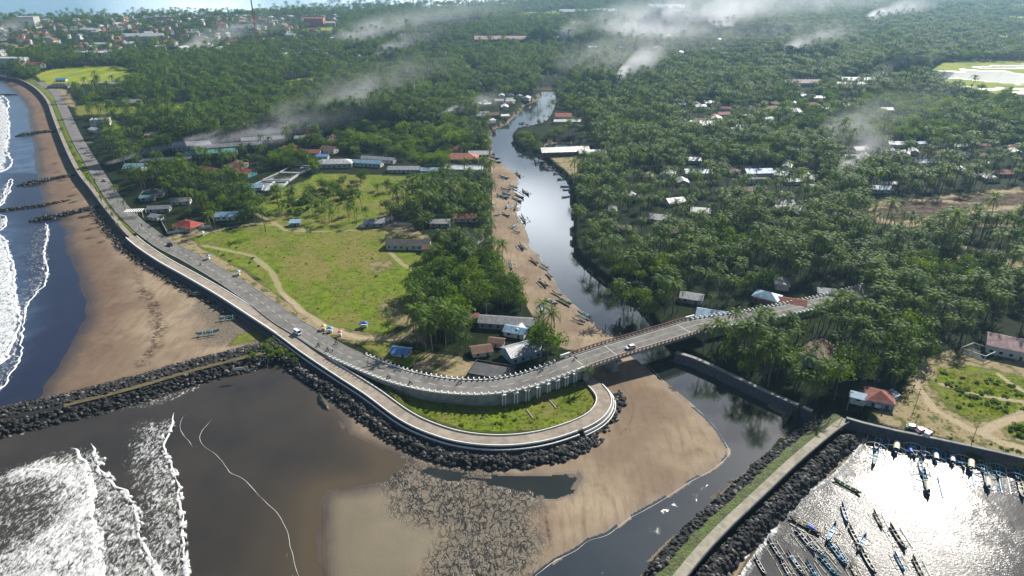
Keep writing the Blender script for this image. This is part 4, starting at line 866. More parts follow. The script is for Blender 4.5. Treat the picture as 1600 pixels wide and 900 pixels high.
HB=[('bluewhite',(1375,675),(1367,706),'blue and white outrigger boat moored first from the corner of the harbour quay',gh),
('tealwhite',(1371,702),(1364,729),'small teal boat tied behind the first boat of the quay row',gh),
('creamcabin',(1403,677),(1398,712),'navy boat with cream canopy, second along the quay',gh),
('bluecabin',(1416,688),(1424,714),'dark boat with bright blue canopy, third along the quay',gh),
('white',(1440,690),(1443,718),'white boat with sky blue inside, fourth along the quay',gh),
('whitecabin',(1460,697),(1462,725),'navy boat with white canopy, fifth along the quay beside the white boat',gh),
('whitecabin',(1486,702),(1488,729),'navy boat with white canopy, sixth along the quay with open water either side',gh),
('creamcabin',(1517,705),(1515,741),'long navy boat with cream canopy, seventh along the quay',gh),
('bluewhite',(1529,710),(1536,739),'blue boat close beside the seventh boat of the quay row',gh),
('creamcabin',(1538,733),(1544,769),'navy boat with cream canopy riding one row out from the quay',gh),
('tealwhite',(1587,724),(1589,752),'teal boat at the far end of the quay row by the photo edge',gh),
('navy',(1591,750),(1598,781),'navy boat behind the teal boat at the photo edge',gh),
('white',(1436,719),(1441,743),'white boat one row out from the quay, behind the fourth boat',gm),
('creamcabin',(1443,737),(1451,777),'long navy boat in the sun glitter behind two white boats',gm),
('green',(1304,751),(1343,772),'green narrow boat alone between the rocks and the sun glitter',gm),
('skyplain',(1315,790),(1324,819),'sky blue boat without outriggers near the edge of the glitter',gm),
('bluecabin',(1235,811),(1279,835),'dark boat with a blue canopy and cream load near the rocks',gl),
('bluewhite',(1244,829),(1273,864),'blue and white outrigger boat just below the blue canopied one',gl),
('white',(1305,820),(1292,847),'short white boat pointing away from its neighbours',gl),
('darkplain',(1327,824),(1344,857),'dark plain boat with white rim beside the glitter',gl),
('navy',(1391,823),(1414,860),'navy boat alone in the middle of the sun glitter',gm),
('tealwhite',(1294,849),(1321,884),'teal boat with pale blue arms in the middle of the crowd',gl),
('bluewhite',(1201,844),(1222,877),'blue and white boat nearest the pale band by the rocks',gl),
('yellowarms',(1230,863),(1256,900),'white boat with bamboo floats and a blue load',gl),
('tealwhite',(1280,870),(1308,902),'teal boat with light blue rim at the lower edge of the crowd',gl),
('bluewhite',(1220,876),(1238,908),'blue boat cut by the photo bottom next to the bamboo floats',gl),
('darkplain',(1345,860),(1367,898),'dark plain boat on the open side of the crowd',gl),
('navy',(1426,872),(1444,908),'navy boat with white floats by itself at the bottom edge',gm),
('cream',(1328,885),(1346,915),'navy boat with cream load cut by the bottom edge',gl),
('skyplain',(1272,893),(1286,915),'sky blue plain boat cut by the bottom edge',gl),
('tealwhite',(1260,878),(1278,908),'teal boat squeezed low between two bamboo-armed neighbours',gl),('bluewhite',(1262,842),(1288,872),'blue and white boat in the thick of the crowd',gl),('white',(1352,838),(1340,862),'small white boat on the glitter side of the crowd',gl),
('tealwhite',(1398,866),(1412,893),'teal boat in the glitter near the bottom edge',gm),('navy',(1365,800),(1378,826),'navy boat drifting at the left edge of the glitter',gm),('tealwhite',(1556,722),(1560,748),'teal boat in the gap near the end of the quay row',gh),('white',(1424,690),(1430,716),'white boat wedged between the third and fourth quay boats',gh),('bluewhite',(1502,708),(1506,734),'blue and white boat just before the long cream canopied one',gh),
('skyplain',(1310,858),(1322,880),'sky blue plain boat among the lower crowd',gl),('darkplain',(1180,872),(1196,900),'dark plain boat half ashore on the pale band',gl)]
for t_,a,b,l,g in HB: put_boat(t_,a,b,.0,l,g,.05)
gw='boats on the sandy west bank of the river'; ge='boats tied under the palms on the east bank'; gf='boats afloat near the west bank of the river'
RB=[('navy',(805,268),(815,279),0),('navy',(781,276),(794,280),1),('navy',(783,295),(797,298),1),('tealwhite',(796,291),(808,295),1),('navy',(816,298),(826,305),0),('darkplain',(806,304),(818,310),0),('navy',(801,310),(814,316),0),('navy',(777,306),(794,311),1),('tealwhite',(785,302),(797,307),1),
('bluewhite',(805,329),(807,320),0),('bluewhite',(814,336),(822,350),0),('darkplain',(785,334),(796,339),1),('tealwhite',(765,339),(780,337),1),('white',(792,326),(795,319),1),('white',(800,357),(809,350),1),('navy',(802,361),(811,364),1),('navy',(763,244),(781,250),0),('navy',(765,251),(782,255),0),('darkplain',(760,238),(774,243),0),
('navy',(847,257),(865,258),2),('bluewhite',(849,261),(866,262),2),('navy',(854,266),(872,266),2),('navy',(865,272),(883,272),2),('tealwhite',(871,281),(889,279),2),('tealwhite',(876,292),(893,292),2),('bluewhite',(880,297),(893,297),2),('bluewhite',(878,309),(892,307),2),('navy',(835,251),(838,258),2),
('navy',(812,382),(819,391),1),('darkplain',(829,405),(841,413),1),('tealwhite',(845,414),(856,420),1),('bluewhite',(797,410),(800,422),1),('tealwhite',(772,424),(783,426),1),('white',(803,431),(805,442),1),('white',(792,449),(798,441),1),('darkplain',(855,426),(863,435),1),('cream',(843,438),(855,449),1),('darkplain',(863,456),(877,463),1),('green',(872,467),(892,477),1),('navy',(852,469),(870,477),1),('whitecabin',(845,478),(848,490),1),('white',(822,489),(830,498),1),('tealwhite',(903,489),(922,498),1),('bluecabin',(896,499),(912,505),1),('white',(760,400),(770,402),1),('tealwhite',(773,438),(784,440),1),
('skyplain',(752,358),(762,357),1),('white',(754,372),(762,374),1),('tealwhite',(756,380),(765,383),1)]
CN={'navy':'navy','darkplain':'dark plain','tealwhite':'teal','bluewhite':'blue and white','white':'white','green':'green','cream':'cream','whitecabin':'white canopied','bluecabin':'blue canopied','skyplain':'sky blue'}
for t_,a,b,k in RB:
    my=a[1]; wh=('opposite the shed' if my<300 else 'at the river narrows' if my<345 else 'beside the small huts' if my<400 else 'midway along the sand' if my<445 else 'nearest the bridge')
    if False: lab=''
    if k==2: lab=CN[t_]+' outrigger boat tied side-on to the east bank, '+('below the stone wall' if my<285 else 'under the palms')
    else: lab=CN[t_]+(' boat drawn up on the sandy west bank ' if k==1 else ' boat afloat off the west bank ')+wh
    lab=lab.replace(' shaded east bank',' shaded east bank')
    put_boat(t_,a,b,.1 if k!=1 else .5,lab,(gf,gw,ge)[k],.05 if k!=1 else .75)
gb='boats on the beach below the road'
for t_,a,b,l in (('tealwhite',(308,524),(341,519),'teal outrigger boat on the beach nearest the breakwater'),('tealwhite',(343,500),(371,495),'teal outrigger boat with white arms beside the grass patch'),('bluewhite',(303,461),(324,453),'blue outrigger boat in the shade of the sea wall'),('skyplain',(326,450),(340,455),'small sky blue boat against the sea wall')): put_boat(t_,a,b,1.6,l,gb,1.95)

# ------------------------------------------------------------------ houses
RC={'rust':(.24,.055,.03),'red':(.36,.045,.03),'orange':(.38,.13,.04),'white':(.52,.53,.54),'grey':(.18,.19,.20),'dark':(.045,.048,.055),'blue':(.08,.25,.55),'sky':(.20,.36,.50),'magenta':(.36,.06,.17),'green':(.09,.28,.24),'brown':(.14,.065,.04),'pink':(.50,.33,.32),'silver':(.28,.30,.33),'coral':(.50,.17,.14)}
def roofm(c):
    key='roof_'+c
    if key in _mc: return _mc[key]
    m=N(key); tc=m.n('ShaderNodeTexCoord').outputs['Object']; wv=m.n('ShaderNodeTexWave'); wv.inputs['Scale'].default_value=2.2; m.l(tc,wv.inputs['Vector'])
    a=m.noise(.6,5,.65,vec=tc); col=RC[c]
    k=m.mix(m.ramp(a,.35,.7),tuple(v*.6 for v in col),tuple(min(1,v*1.15) for v in col)); k=m.mix(m.math('MULTIPLY',m.ramp(m.noise(.25,3,.6,vec=tc),.55,.7),.45),k,(.16,.11,.08))
    m.pbr(k,.45 if c in('white','blue','sky','silver','grey') else .8,bump=wv.outputs['Fac'],bs=.35,bd=.12); _mc[key]=m.m; return m.m
M_WIN=simple('window_glass',(.02,.025,.03),.15,.2); 
WC={'w':(.62,.60,.55),'c':(.50,.44,.34),'g':(.30,.30,.30),'b':(.18,.11,.08),'t':(.15,.40,.38),'r':(.38,.07,.04),'bl':(.25,.35,.45),'co':(.55,.20,.17)}
def wallm(c): return simple('wall_'+c,WC[c],.85,.35,.4,.15)
HP={}
def house(roof,wall,L,W,hh=3.0,style='gable',name='house',detail=True,pitch=.45):
    key=(roof,wall,L,W,hh,style,detail)
    if key in HP: return copy_tree(HP[key])
    r=empty(name); HP[key]=r
    mb=MB(); b=len(mb.v); x,y=L/2,W/2
    mb.box((0,0,hh/2-.3),(L,W,hh+.6))
    rise=y*pitch*.92 if style!='flat' else .3
    if style=='gable': mb.add([(-x,-y,hh),(-x,y,hh),(-x,0,hh+rise*.94),(x,-y,hh),(x,y,hh),(x,0,hh+rise*.94)],[(0,2,1),(3,4,5)])
    mb.build('wall',wallm(wall),r)
    o=.6; mb=MB(); e=hh-.12
    if style=='gable':
        dz=o*rise/y
        for s in (-1,1):
            A=[(-x-o,s*(y+o),e-dz+.15),(x+o,s*(y+o),e-dz+.15),(x+o,0,e+rise+.15),(-x-o,0,e+rise+.15)]
            B=[(p[0],p[1],p[2]-.12) for p in A]; f=[(0,1,2,3),(7,6,5,4),(0,4,5,1),(1,5,6,2),(2,6,7,3),(3,7,4,0)]; mb.add(A+B,[q if s<0 else q[::-1] for q in f])
    elif style=='hip':
        k=max(0,x-y); A=[(-x-o,-y-o,e-.2),(x+o,-y-o,e-.2),(x+o,y+o,e-.2),(-x-o,y+o,e-.2),(-k,0,e+rise+.3),(k,0,e+rise+.3)]
        mb.add(A,[(0,1,5,4),(2,3,4,5),(1,2,5),(3,0,4),(3,2,1,0)])
    elif style=='shed':
        A=[(-x-o,-y-o,e+.1),(x+o,-y-o,e+.1),(x+o,y+o,e+.9),(-x-o,y+o,e+.9)]; B=[(p[0],p[1],p[2]-.12) for p in A]; mb.add(A+B,[(0,1,2,3),(7,6,5,4),(0,4,5,1),(1,5,6,2),(2,6,7,3),(3,7,4,0)])
    else:
        mb.box((0,0,hh+.12),(L+.5,W+.5,.24)); mb.box((0,-y-.1,hh+.5),(L+.5,.2,.6)); mb.box((0,y+.1,hh+.5),(L+.5,.2,.6)); mb.box((-x-.1,0,hh+.5),(.2,W,.6)); mb.box((x+.1,0,hh+.5),(.2,W,.6))
    mb.build('roof',roofm(roof),r)
    if detail:
        st=max(1,int(hh//3)); n=max(1,int(L//3.4))
        for f_ in range(st):
            for k in range(n):
                for s in (-1,1):
                    if n>6 and s>0: continue
                    xx=-x+(k+.5)*L/n; mb=MB()
                    if f_==0 and k==n//2 and s<0: mb.box((xx,s*(y+.03),1.0),(1.0,.1,2.0)); mb.build('door',simple('door_wood',(.12,.07,.04),.7),r)
                    else: mb.box((xx,s*(y+.03),f_*3+1.7),(1.2,.1,1.1)); mb.build('window',M_WIN,r)
        mb=MB(); mb.box((x+.03,0,1.7),(.1,1.1,1.0)); mb.build('window',M_WIN,r)
    return r
HOUSES=[]
def put(px,py,rz,roof,wall,L,W,hh,style,label,cat='house',group=None,z=LAND,name=None,detail=True,clear=1.5):
    p=GV(px,py,z); n=name or cat.replace(' ','_'); r=house(roof,wall,L,W,hh,style,n,detail)
    if not r.name.startswith(n): r.name=n
    r.location=(p.x,p.y,z-.25); r.rotation_euler=(0,0,rz); tag(r,label,cat,group); HOUSES.append((p.x,p.y,max(L,W)/2+clear)); return r
D=radians
put(295,357,D(-25),'red','c',15,10,3.2,'hip','red tiled house with pale walls at the corner of the road and the meadow')
put(262,256,D(12),'white','r',36,8,4,'flat','long low hall with a white roof and red ends beside the road','hall')
put(212,266,D(5),'sky','g',13,11,3.5,'gable','pale blue roofed shed next to the long white hall','shed')
put(225,270,D(5),'silver','g',14,7,3,'shed','grey lean-to in front of the pale blue shed','shed')
put(240,306,D(15),'dark','w',14,11,3,'hip','dark roofed house among trees behind the grey pavilion')
put(245,343,D(-20),'silver','w',7,5,2.8,'gable','small silver roofed kiosk at the road edge before the red house','kiosk')
put(250,330,D(10),'grey','g',13,6,3,'gable','grey low roof among bushes beside the road','shed')
put(232,313,D(10),'green','g',9,5,3,'gable','small green roof near the dark house','shed')
put(284,318,D(10),'grey','w',12,6,3,'gable','grey roof in the trees above the red tiled house')
put(358,341,D(5),'sky','w',14,8,3,'gable','pale blue roof at the meadow edge behind the path')
put(159,196,D(20),'silver','w',16,14,6.5,'flat','white two storey modern house beside the coast road','house')
put(150,206,D(-30),'white','w',11,7,3,'gable','white gabled annex before the modern white house','house')
put(206,164,D(10),'silver','b',22,12,4,'gable','wide pale grey roof among palms above the white house','house')
put(240,214,D(0),'pink','w',12,8,3,'gable','pinkish roof in the palms beyond the hall')
put(57,106,D(0),'rust','w',22,14,6,'gable','rust roofed building at the bend of the coast','building')
put(97,127,D(10),'blue','w',12,8,3,'gable','blue roofed shelter by the yellow field','shelter'); put(93,137,D(10),'dark','g',24,12,3,'hip','dark low roof beside the coast road bend')
put(150,92,D(-10),'white','bl',46,26,11,'flat','large white flat roofed hotel behind the yellow field','hotel'); put(128,88,D(-10),'silver','w',30,12,8,'flat','narrow white wing beside the flat roofed hotel','building')
put(12,104,D(-5),'white','w',60,22,13,'flat','white apartment block on the coast at the photo edge','building')
put(493,41,D(0),'coral','co',46,24,19,'flat','big coral red block standing above the trees on the skyline','building')
put(332,243,D(18),'green','g',40,9,3.5,'gable','long grey green market roof under the smoke','market hall','market halls'); put(368,232,D(18),'grey','g',44,9,3.5,'gable','long grey market roof behind the green one','market hall','market halls'); put(412,222,D(16),'silver','g',36,9,3.5,'gable','pale market roof farthest in the smoky row','market hall','market halls')
put(300,232,D(18),'silver','w',30,11,4,'gable','pale roof at the road end of the market row','market hall','market halls')
put(372,262,D(-20),'magenta','w',12,11,3.5,'hip','magenta roofed house near the fish ponds'); put(383,274,D(-20),'red','t',14,10,3.5,'gable','red roofed house with green walls beside the ponds'); put(330,270,D(-30),'rust','w',20,8,3,'gable','long rust roof among dark trees'); put(400,296,D(10),'sky','w',10,8,3,'gable','small pale blue roof at the corner of the ponds')
put(457,236,D(0),'red','w',14,9,3,'gable','red roof left of the orange roofs behind the ponds'); put(482,242,D(5),'rust','w',20,9,3,'gable','rust red roof behind the upper pond wall'); put(516,238,D(-20),'brown','w',13,9,4,'gable','white gabled house with brown roof behind the pale halls'); put(505,248,D(0),'blue','w',9,6,3,'gable','tiny blue roof beside the white gabled house')
put(524,260,D(5),'white','w',27,10,4,'hip','white roofed hall standing first behind the meadow','hall'); put(575,259,D(-12),'sky','w',24,7,3.5,'gable','pale blue hall with long wings behind the meadow','hall'); put(592,253,D(-15),'silver','w',28,6,3.5,'gable','silver long hall at the back of the pale blue one','hall')
put(632,268,D(0),'silver','w',24,8,3,'gable','grey roofed low house at the top of the meadow'); put(672,270,D(0),'sky','w',13,7,3,'gable','pale blue cottage at the top right of the meadow')
put(725,274,D(-5),'silver','w',28,14,6,'flat','large white unfinished house on the river bank','house'); put(722,252,D(0),'orange','b',26,14,4,'hip','orange brown tiled roof behind the unfinished house'); put(748,244,D(0),'silver','b',16,9,3,'gable','pale roof at the river edge behind the orange one'); put(713,237,D(0),'rust','w',10,8,3,'gable','small rust roof in trees near the river bend')
put(462,352,D(5),'sky','g',6,4,2.6,'shed','tiny blue roofed hut beside the meadow path','hut')
put(585,352,D(10),'grey','g',12,8,3,'gable','grey gabled house in the palms at the head of the meadow'); put(600,348,D(40),'dark','g',10,7,3,'gable','dark roofed wing beside the grey gabled house')
put(639,386,D(-3),'dark','w',24,9,3.2,'gable','long black roofed shed standing beside the footpath','shed'); put(670,392,D(0),'brown','c',6,6,2.8,'gable','small brown hut behind the long black shed','hut')
put(727,344,D(0),'rust','w',15,8,3,'gable','rust roofed house near the river sand'); put(735,376,D(-25),'dark','w',13,9,3,'gable','dark and white gabled house among palms by the sand'); put(694,372,D(0),'orange','b',8,6,2.8,'gable','little orange roof in the palm strip'); put(688,352,D(0),'grey','g',12,7,3,'gable','grey shack roof in the palm strip')
put(792,510,D(-8),'grey','g',24,7,3.5,'gable','long grey house roof in the village above the road curve'); put(806,523,D(-20),'sky','w',9,6,3,'gable','pale blue roof in the village before the long grey one'); put(812,520,D(70),'white','w',6,5,3,'gable','white little roof touching the pale blue one')
put(815,556,D(28),'silver','bl',14,9,4,'gable','large silver blue gabled house beside the bushy tree above the road'); put(768,585,D(-18),'dark','g',16,10,1.8,'flat','sunken dark walled yard below the road curve','yard',z=3.6)
put(752,552,D(15),'brown','w',8,6,2.6,'gable','brown roofed hut hidden in the palms above the road','hut')
put(627,553,D(-15),'blue','w',7,5,2.2,'gable','bright blue tarpaulin shelter at the palm edge','shelter')
put(1197,472,D(-35),'sky','b',11,8,4,'hip','bright pale blue roof just beyond the road east of the bridge'); put(1112,499,D(-20),'sky','g',13,9,3,'gable','silver blue roof next to the bridge end'); put(1080,470,D(-20),'silver','g',10,7,3,'gable','silver roof in palms beyond the bridge end'); put(1232,478,D(-20),'rust','w',14,7,3,'gable','rust roof behind the road parapet')
put(1275,562,D(50),'brown','w',15,11,4.2,'gable','brown red gabled house among palms on the east side')
put(1372,627,D(-20),'rust','bl',9,9,3,'hip','rust hipped roof house with pale blue awnings beside the dirt yard')
put(1352,630,D(-28),'sky','w',10,2.5,2.4,'shed','long pale blue awning in front of the rust hipped house','awning',clear=.5); put(1388,626,D(32),'sky','w',7,2.5,2.4,'shed','short pale blue awning at the side of the rust hipped house','awning',clear=.5)
put(1592,553,D(-30),'pink','w',24,12,4.5,'gable','white walled building with a pinkish roof at the photo edge','building')
put(880,186,D(0),'red','w',16,12,4,'gable','white house with a red roof beside the far river bend'); put(886,193,D(0),'silver','w',26,7,3,'gable','low silver roof before the red roofed river house','shed')
put(882,241,D(8),'grey','b',40,12,4,'gable','long grey boat shed beside the river inlet','boat shed'); put(925,243,D(0),'silver','g',22,9,3.5,'gable','smaller grey shed beside the long boat shed','shed')
put(1097,199,D(-8),'sky','w',24,14,4,'gable','bright blue roof in the eastern palms, largest of its village'); put(1095,194,D(0),'rust','w',14,10,4,'gable','rust roof touching the bright blue one'); put(1163,202,D(0),'sky','w',18,9,3,'gable','pale blue roof beside the bright blue one further east')
put(982,141,D(0),'sky','w',14,9,4,'gable','pale blue roof at the foot of the white smoke plume'); put(1090,275,D(0),'sky','w',20,9,4,'gable','pale blue roof alone in the middle of the palm forest'); put(1183,277,D(5),'blue','g',20,10,5,'gable','blue roofed tall house with dark walls in the forest'); put(1183,285,D(5),'dark','w',16,7,3,'flat','dark flat annex before the blue roofed tall house','house')
put(1375,299,D(-10),'sky','w',12,8,3,'gable','pale green blue roof beside the smoke near the cleared plots'); put(1442,257,D(0),'sky','w',14,8,3,'gable','pale blue roof left in the hazy eastern village')
put(1232,331,D(0),'white','w',18,9,3,'gable','white roof in the forest between palms'); put(1223,322,D(0),'silver','g',12,8,3,'gable','silver roof behind the white one in the forest'); put(1240,287,D(0),'white','w',10,6,3,'gable','small white roof in the forest below the village')
put(1326,171,D(0),'white','w',15,10,5,'gable','bright white roof alone in the dark trees'); put(1283,157,D(0),'white','w',20,8,4,'gable','long white roof beside the village of white roofs'); put(1258,154,D(0),'silver','w',12,8,4,'gable','silver roof in the village of white roofs')
put(1252,134,D(0),'pink','w',46,16,5,'gable','long pinkish hall in the far palms','hall'); put(1338,131,D(0),'sky','w',44,14,6,'gable','long pale blue hall in the far palms','hall'); put(1330,135,D(0),'silver','w',40,10,4,'gable','silver hall in front of the long pale blue one','hall')
put(1382,176,D(0),'grey','w',16,9,4,'gable','grey roof under the dark trees of the eastern ridge'); put(785,66,D(0),'pink','r',110,26,7,'gable','long red and pink market building among the far trees','hall')
put(1040,16,D(0),'silver','bl',120,44,10,'gable','huge pale factory block far away near the horizon','factory'); put(902,22,D(0),'white','w',110,30,8,'gable','long white roof far away near the horizon','hall'); put(945,21,D(0),'white','w',70,30,8,'gable','shorter white roof near the horizon beside the long one','hall')
put(905,40,D(0),'white','w',40,20,6,'gable','white roof in the hazy far trees'); put(625,45,D(0),'white','w',30,14,6,'gable','white roof beside the far pale field'); put(545,20,D(0),'red','w',40,16,8,'gable','red roof on the skyline beside the sea')
put(98,33,D(0),'white','w',1,1,1,'flat','x','house') if False else None
put(385,50,D(0),'silver','w',60,30,10,'gable','pale long hall in the far town','hall'); put(225,62,D(5),'white','w',80,24,8,'gable','white wide roof in the far town','hall'); put(48,44,D(0),'white','w',40,24,26,'flat','tall white block in the far town','building'); put(135,52,D(0),'white','w',60,20,8,'gable','white roof near the tall block in the far town','hall')
# villages of small roofs
VIL=[('far town by the sea',[(0,40),(60,36),(130,34),(240,34),(330,32),(430,28),(530,24),(540,50),(440,64),(380,80),(250,98),(120,84),(0,98)],175,(10,22),['rust','rust','brown','white','white','white','grey','orange','red'],8),
 ('far village behind the sandy river bend',[(440,60),(560,55),(740,60),(760,85),(640,90),(480,118),(400,108),(420,80)],34,(8,14),['silver','white','rust','grey','brown'],5),
 ('village in the east palms',[(1060,160),(1180,168),(1330,150),(1340,172),(1250,195),(1150,212),(1060,200)],26,(8,14),['white','silver','rust','brown','sky','grey'],3.5),
 ('village beyond the cleared plots',[(1300,235),(1480,215),(1600,225),(1600,295),(1450,290),(1330,262)],24,(8,13),['silver','rust','brown','grey','sky','white'],3.2),
 ('huts along the far west river bank',[(745,160),(790,150),(835,152),(812,170),(795,192),(765,196),(740,185)],18,(7,12),['grey','brown','silver','white','dark'],3),
 ('village behind the market halls',[(380,205),(480,195),(560,200),(540,225),(450,225)],10,(8,13),['rust','red','silver','brown'],3.2),
 ('far eastern village',[(860,60),(1000,55),(1200,62),(1220,95),(1000,100),(880,90)],18,(10,18),['white','silver','grey','pink'],5),
 ('village above the road curve',[(735,500),(800,490),(815,520),(790,548),(740,540)],3,(6,8),['grey','brown','rust'],3),
 ('roofs scattered in the east forest',[(920,290),(1080,250),(1300,260),(1320,300),(1150,330),(1000,400),(930,330)],18,(8,13),['silver','sky','grey','brown','white'],3.2),
 ('roofs beside the east road',[(1060,440),(1180,425),(1330,450),(1300,475),(1180,480),(1080,478)],2,(7,11),['silver','sky','rust','dark'],3.2),
 ('pink villages near the horizon',[(940,25),(1080,18),(1150,40),(1000,45)],14,(12,24),['pink','white','silver','rust'],7)]
def inpoly(P,x,y):
    c=False
    for k in range(len(P)):
        ax,ay=P[k];bx,by=P[(k+1)%len(P)]
        if (ay>y)!=(by>y) and x<ax+(y-ay)*(bx-ax)/(by-ay): c=not c
    return c
VP=[]; 
for nm,pp,n,(s0,s1),cols,hz_ in VIL:
    P=poly(pp,LAND); VP.append((P,nm)); x0,y0=P.min(0);x1,y1=P.max(0); k=0;tries=0
    while k<n and tries<n*60:
        tries+=1; x=random.uniform(x0,x1); y=random.uniform(y0,y1)
        if not inpoly(P,x,y): continue
        L=round(random.uniform(s0,s1)/2)*2; W=round(L*random.choice([.6,.75])); 
        if any((x-a)**2+(y-b)**2<(r+L*.5)**2 for a,b,r in HOUSES): continue
        zt=zones(np.array([x]),np.array([y]))
        if not zt['isl'][0] or zt['field'][0]>.2: continue
        rc=random.choice(cols); wl=random.choice(['w','w','c','g']); far=math.hypot(x,y)>650; size='small' if L<(s0+s1)/2 else 'large'
        hgt=hz_ if not far else random.choice([hz_,hz_*1.3,hz_*.8])
        r=house(rc,wl,L,W,3.0*round(max(3,hgt)/3),random.choice(['gable','hip']) if rc in('rust','brown','red','orange','pink') else 'gable','house',not far)
        r.name='house'; r.location=(x,y,LAND-.3); r.rotation_euler=(0,0,random.choice([0,.3,-.3,1.57,1.2])+random.uniform(-.15,.15))
        tag(r,f"{size} house with a {rc} roof and {dict(w='white',c='cream',g='grey')[wl]} walls, {nm}",'house','houses: '+nm); HOUSES.append((x,y,L*.5+.5)); k+=1
print('houses',len(HOUSES))
# striped pavilion by the road, fish ponds, fenced court, masts
r=empty('pavilion',GV(212,338,LAND)); tag(r,'open sided pavilion with a striped white slatted roof beside the road','pavilion'); mb=MB()
for k in range(8): mb.box((k*1.4-5,0,4.0),(.7,6,.12))
mb.box((0,-3,3.9),(12,.15,.15)); mb.box((0,3,3.9),(12,.15,.15)); mb.build('roof',M_WHITE,r)
for x in (-5.5,0,5.5):
    for y in (-3,3): mb=MB(); mb.box((x,y,1.9),(.25,.25,3.9)); mb.build('post',M_WHITE,r)
r.rotation_euler=(0,0,.15)
def pond(pts,label):
    P=[GV(a,b,LAND) for a,b in pts]; L=sum(P,Vector())/len(P); rt=empty('fish_pond',L); tag(rt,label,'fish pond','fish ponds')
    mb=MB(); mb.v+=[(p.x-L.x,p.y-L.y,.7) for p in P]; mb.face(*range(len(P))[::-1]); o=mb.build('water',WM,rt)
    mb=MB(); n=len(P)
    for i in range(n):
        a=P[i]-L; b=P[(i+1)%n]-L; c=(a+b)/2; d=b-a; mb.box((c.x,c.y,.35+.001*i),(d.length+.4,.7,2.0),math.atan2(d.y,d.x))
    mb.build('pond_wall',simple('pond_concrete',(.45,.45,.43),.85,.3,.3),rt)
pond([(411,283),(436,272),(468,273),(452,284)],'middle fish pond with pale concrete walls'); pond([(438,271),(456,260),(496,262),(470,272)],'far fish pond with pale concrete walls'); pond([(386,295),(409,285),(428,286),(414,300)],'near corner fish pond with pale walls'); pond([(430,286),(450,286),(436,299),(417,300)],'nearest small fish pond with pale walls')
HOUSES.append((GV(440,280,LAND).x,GV(440,280,LAND).y,24))
c_=[GV(a,b,LAND) for a,b in ((1499,552),(1519,544),(1555,557),(1537,565))]; L=sum(c_,Vector())/4; r=empty('fence',L); tag(r,'square white fence on thin posts around a dark court beside the pale building','fence')
for i in range(4):
    a=c_[i]-L;b=c_[(i+1)%4]-L; mb=MB(); mb.tube([(a.x,a.y,2.6+.01*i),(b.x,b.y,2.6+.01*i)],.16,5); mb.build('rail',M_WHITE,r); mb=MB(); mb.tube([(a.x,a.y,-.3),(a.x,a.y,2.6)],.1,5); mb.build('post',M_WHITE,r)
mb=MB(); mb.v+=[(p.x-L.x,p.y-L.y,.18) for p in c_]; mb.face(3,2,1,0); mb.build('court',simple('court_dark',(.04,.045,.04),.9),r)
for px,py,h_,lb,n_ in ((404,78,95,'tall red lattice radio mast in the far town','radio_mast'),(649,160,24,'thin pale mast rising from the trees mid way up the river','radio_mast'),(517,20,40,'thin mast on the skyline beside the red roof','radio_mast'),(1130,30,40,'thin pale mast near the hazy horizon','radio_mast')):
    p=GV(px,py,LAND); r=empty(n_,p); tag(r,lb,'mast'); w=3.0 if h_>60 else .6; mr_=simple('mast_red',(.4,.08,.05),.6) if h_>60 else M_WHITE
    mb=MB()
    for a in range(3):
        q=2*pi*a/3; mb.tube([(w*cos(q),w*sin(q),-.3),(.2*cos(q),.2*sin(q),h_)],.5 if h_>60 else .12,4)
    for k in range(int(h_/4)):
        t=k*4/h_; rr_=w*(1-t)+.2*t; z=k*4
        for a in range(3): q=2*pi*a/3; q2=2*pi*(a+1)/3; mb.tube([(rr_*cos(q),rr_*sin(q),z),(rr_*cos(q2),rr_*sin(q2),z+2)],.08,3,False)
    mb.build('lattice',mr_,r)
    mb=MB(); mb.tube([(0,0,h_),(0,0,h_+h_*.1)],.08,4); mb.build('antenna',M_WHITE,r)
# garden wall by the red house
for pp,lb in (([(250,343),(260,362),(262,366)],'white garden wall running from the kiosk to the gate'),([(262,366),(300,360),(330,356)],'low pale wall in front of the red tiled house')):
    pts=resample([GV(a,b,LAND) for a,b in pp],2); L=pts[0].copy(); r=empty('garden_wall',L); tag(r,lb,'wall'); mb=MB(); sweep(mb,[p-L for p in pts],[(.12,-.3),(.12,1.5),(-.12,1.5),(-.12,-.3)],closed=True); mb.build('wall',M_WHITE,r); mb=MB(); sweep(mb,[p-L for p in pts],[(.18,1.5),(.18,1.62),(-.18,1.62),(-.18,1.5)],closed=True); mb.build('coping',M_WALLC,r)
# ------------------------------------------------------------------ trees
def leaf_mat(name,c1,c2,rough=.45,tr=.35):
    m=N(name); oi=m.n('ShaderNodeObjectInfo').outputs['Random']; g=m.n('ShaderNodeNewGeometry').outputs['Random Per Island']
    f=m.math('ADD',m.math('MULTIPLY',oi,.65),m.math('MULTIPLY',g,.35)); c=m.mix(f,c1,c2)
    p=m.n('ShaderNodeBsdfPrincipled'); m.l(c,p.inputs['Base Color']); p.inputs['Roughness'].default_value=rough; p.inputs['Specular IOR Level'].default_value=.13
    t=m.n('ShaderNodeBsdfTranslucent'); hs=m.n('ShaderNodeHueSaturation'); hs.inputs['Saturation'].default_value=1.1; hs.inputs['Value'].default_value=1.5; hs.inputs['Hue'].default_value=.485; m.l(c,hs.inputs['Color']); m.l(hs.outputs[0],t.inputs[0])
    mx=m.n('ShaderNodeMixShader'); mx.inputs[0].default_value=tr; m.l(p.outputs[0],mx.inputs[1]); m.l(t.outputs[0],mx.inputs[2]); m.l(mx.outputs[0],m.out.inputs[0]); return m.m
M_PALM=leaf_mat('palm_leaf',(.024,.074,.004),(.125,.205,.010),.50,.40)
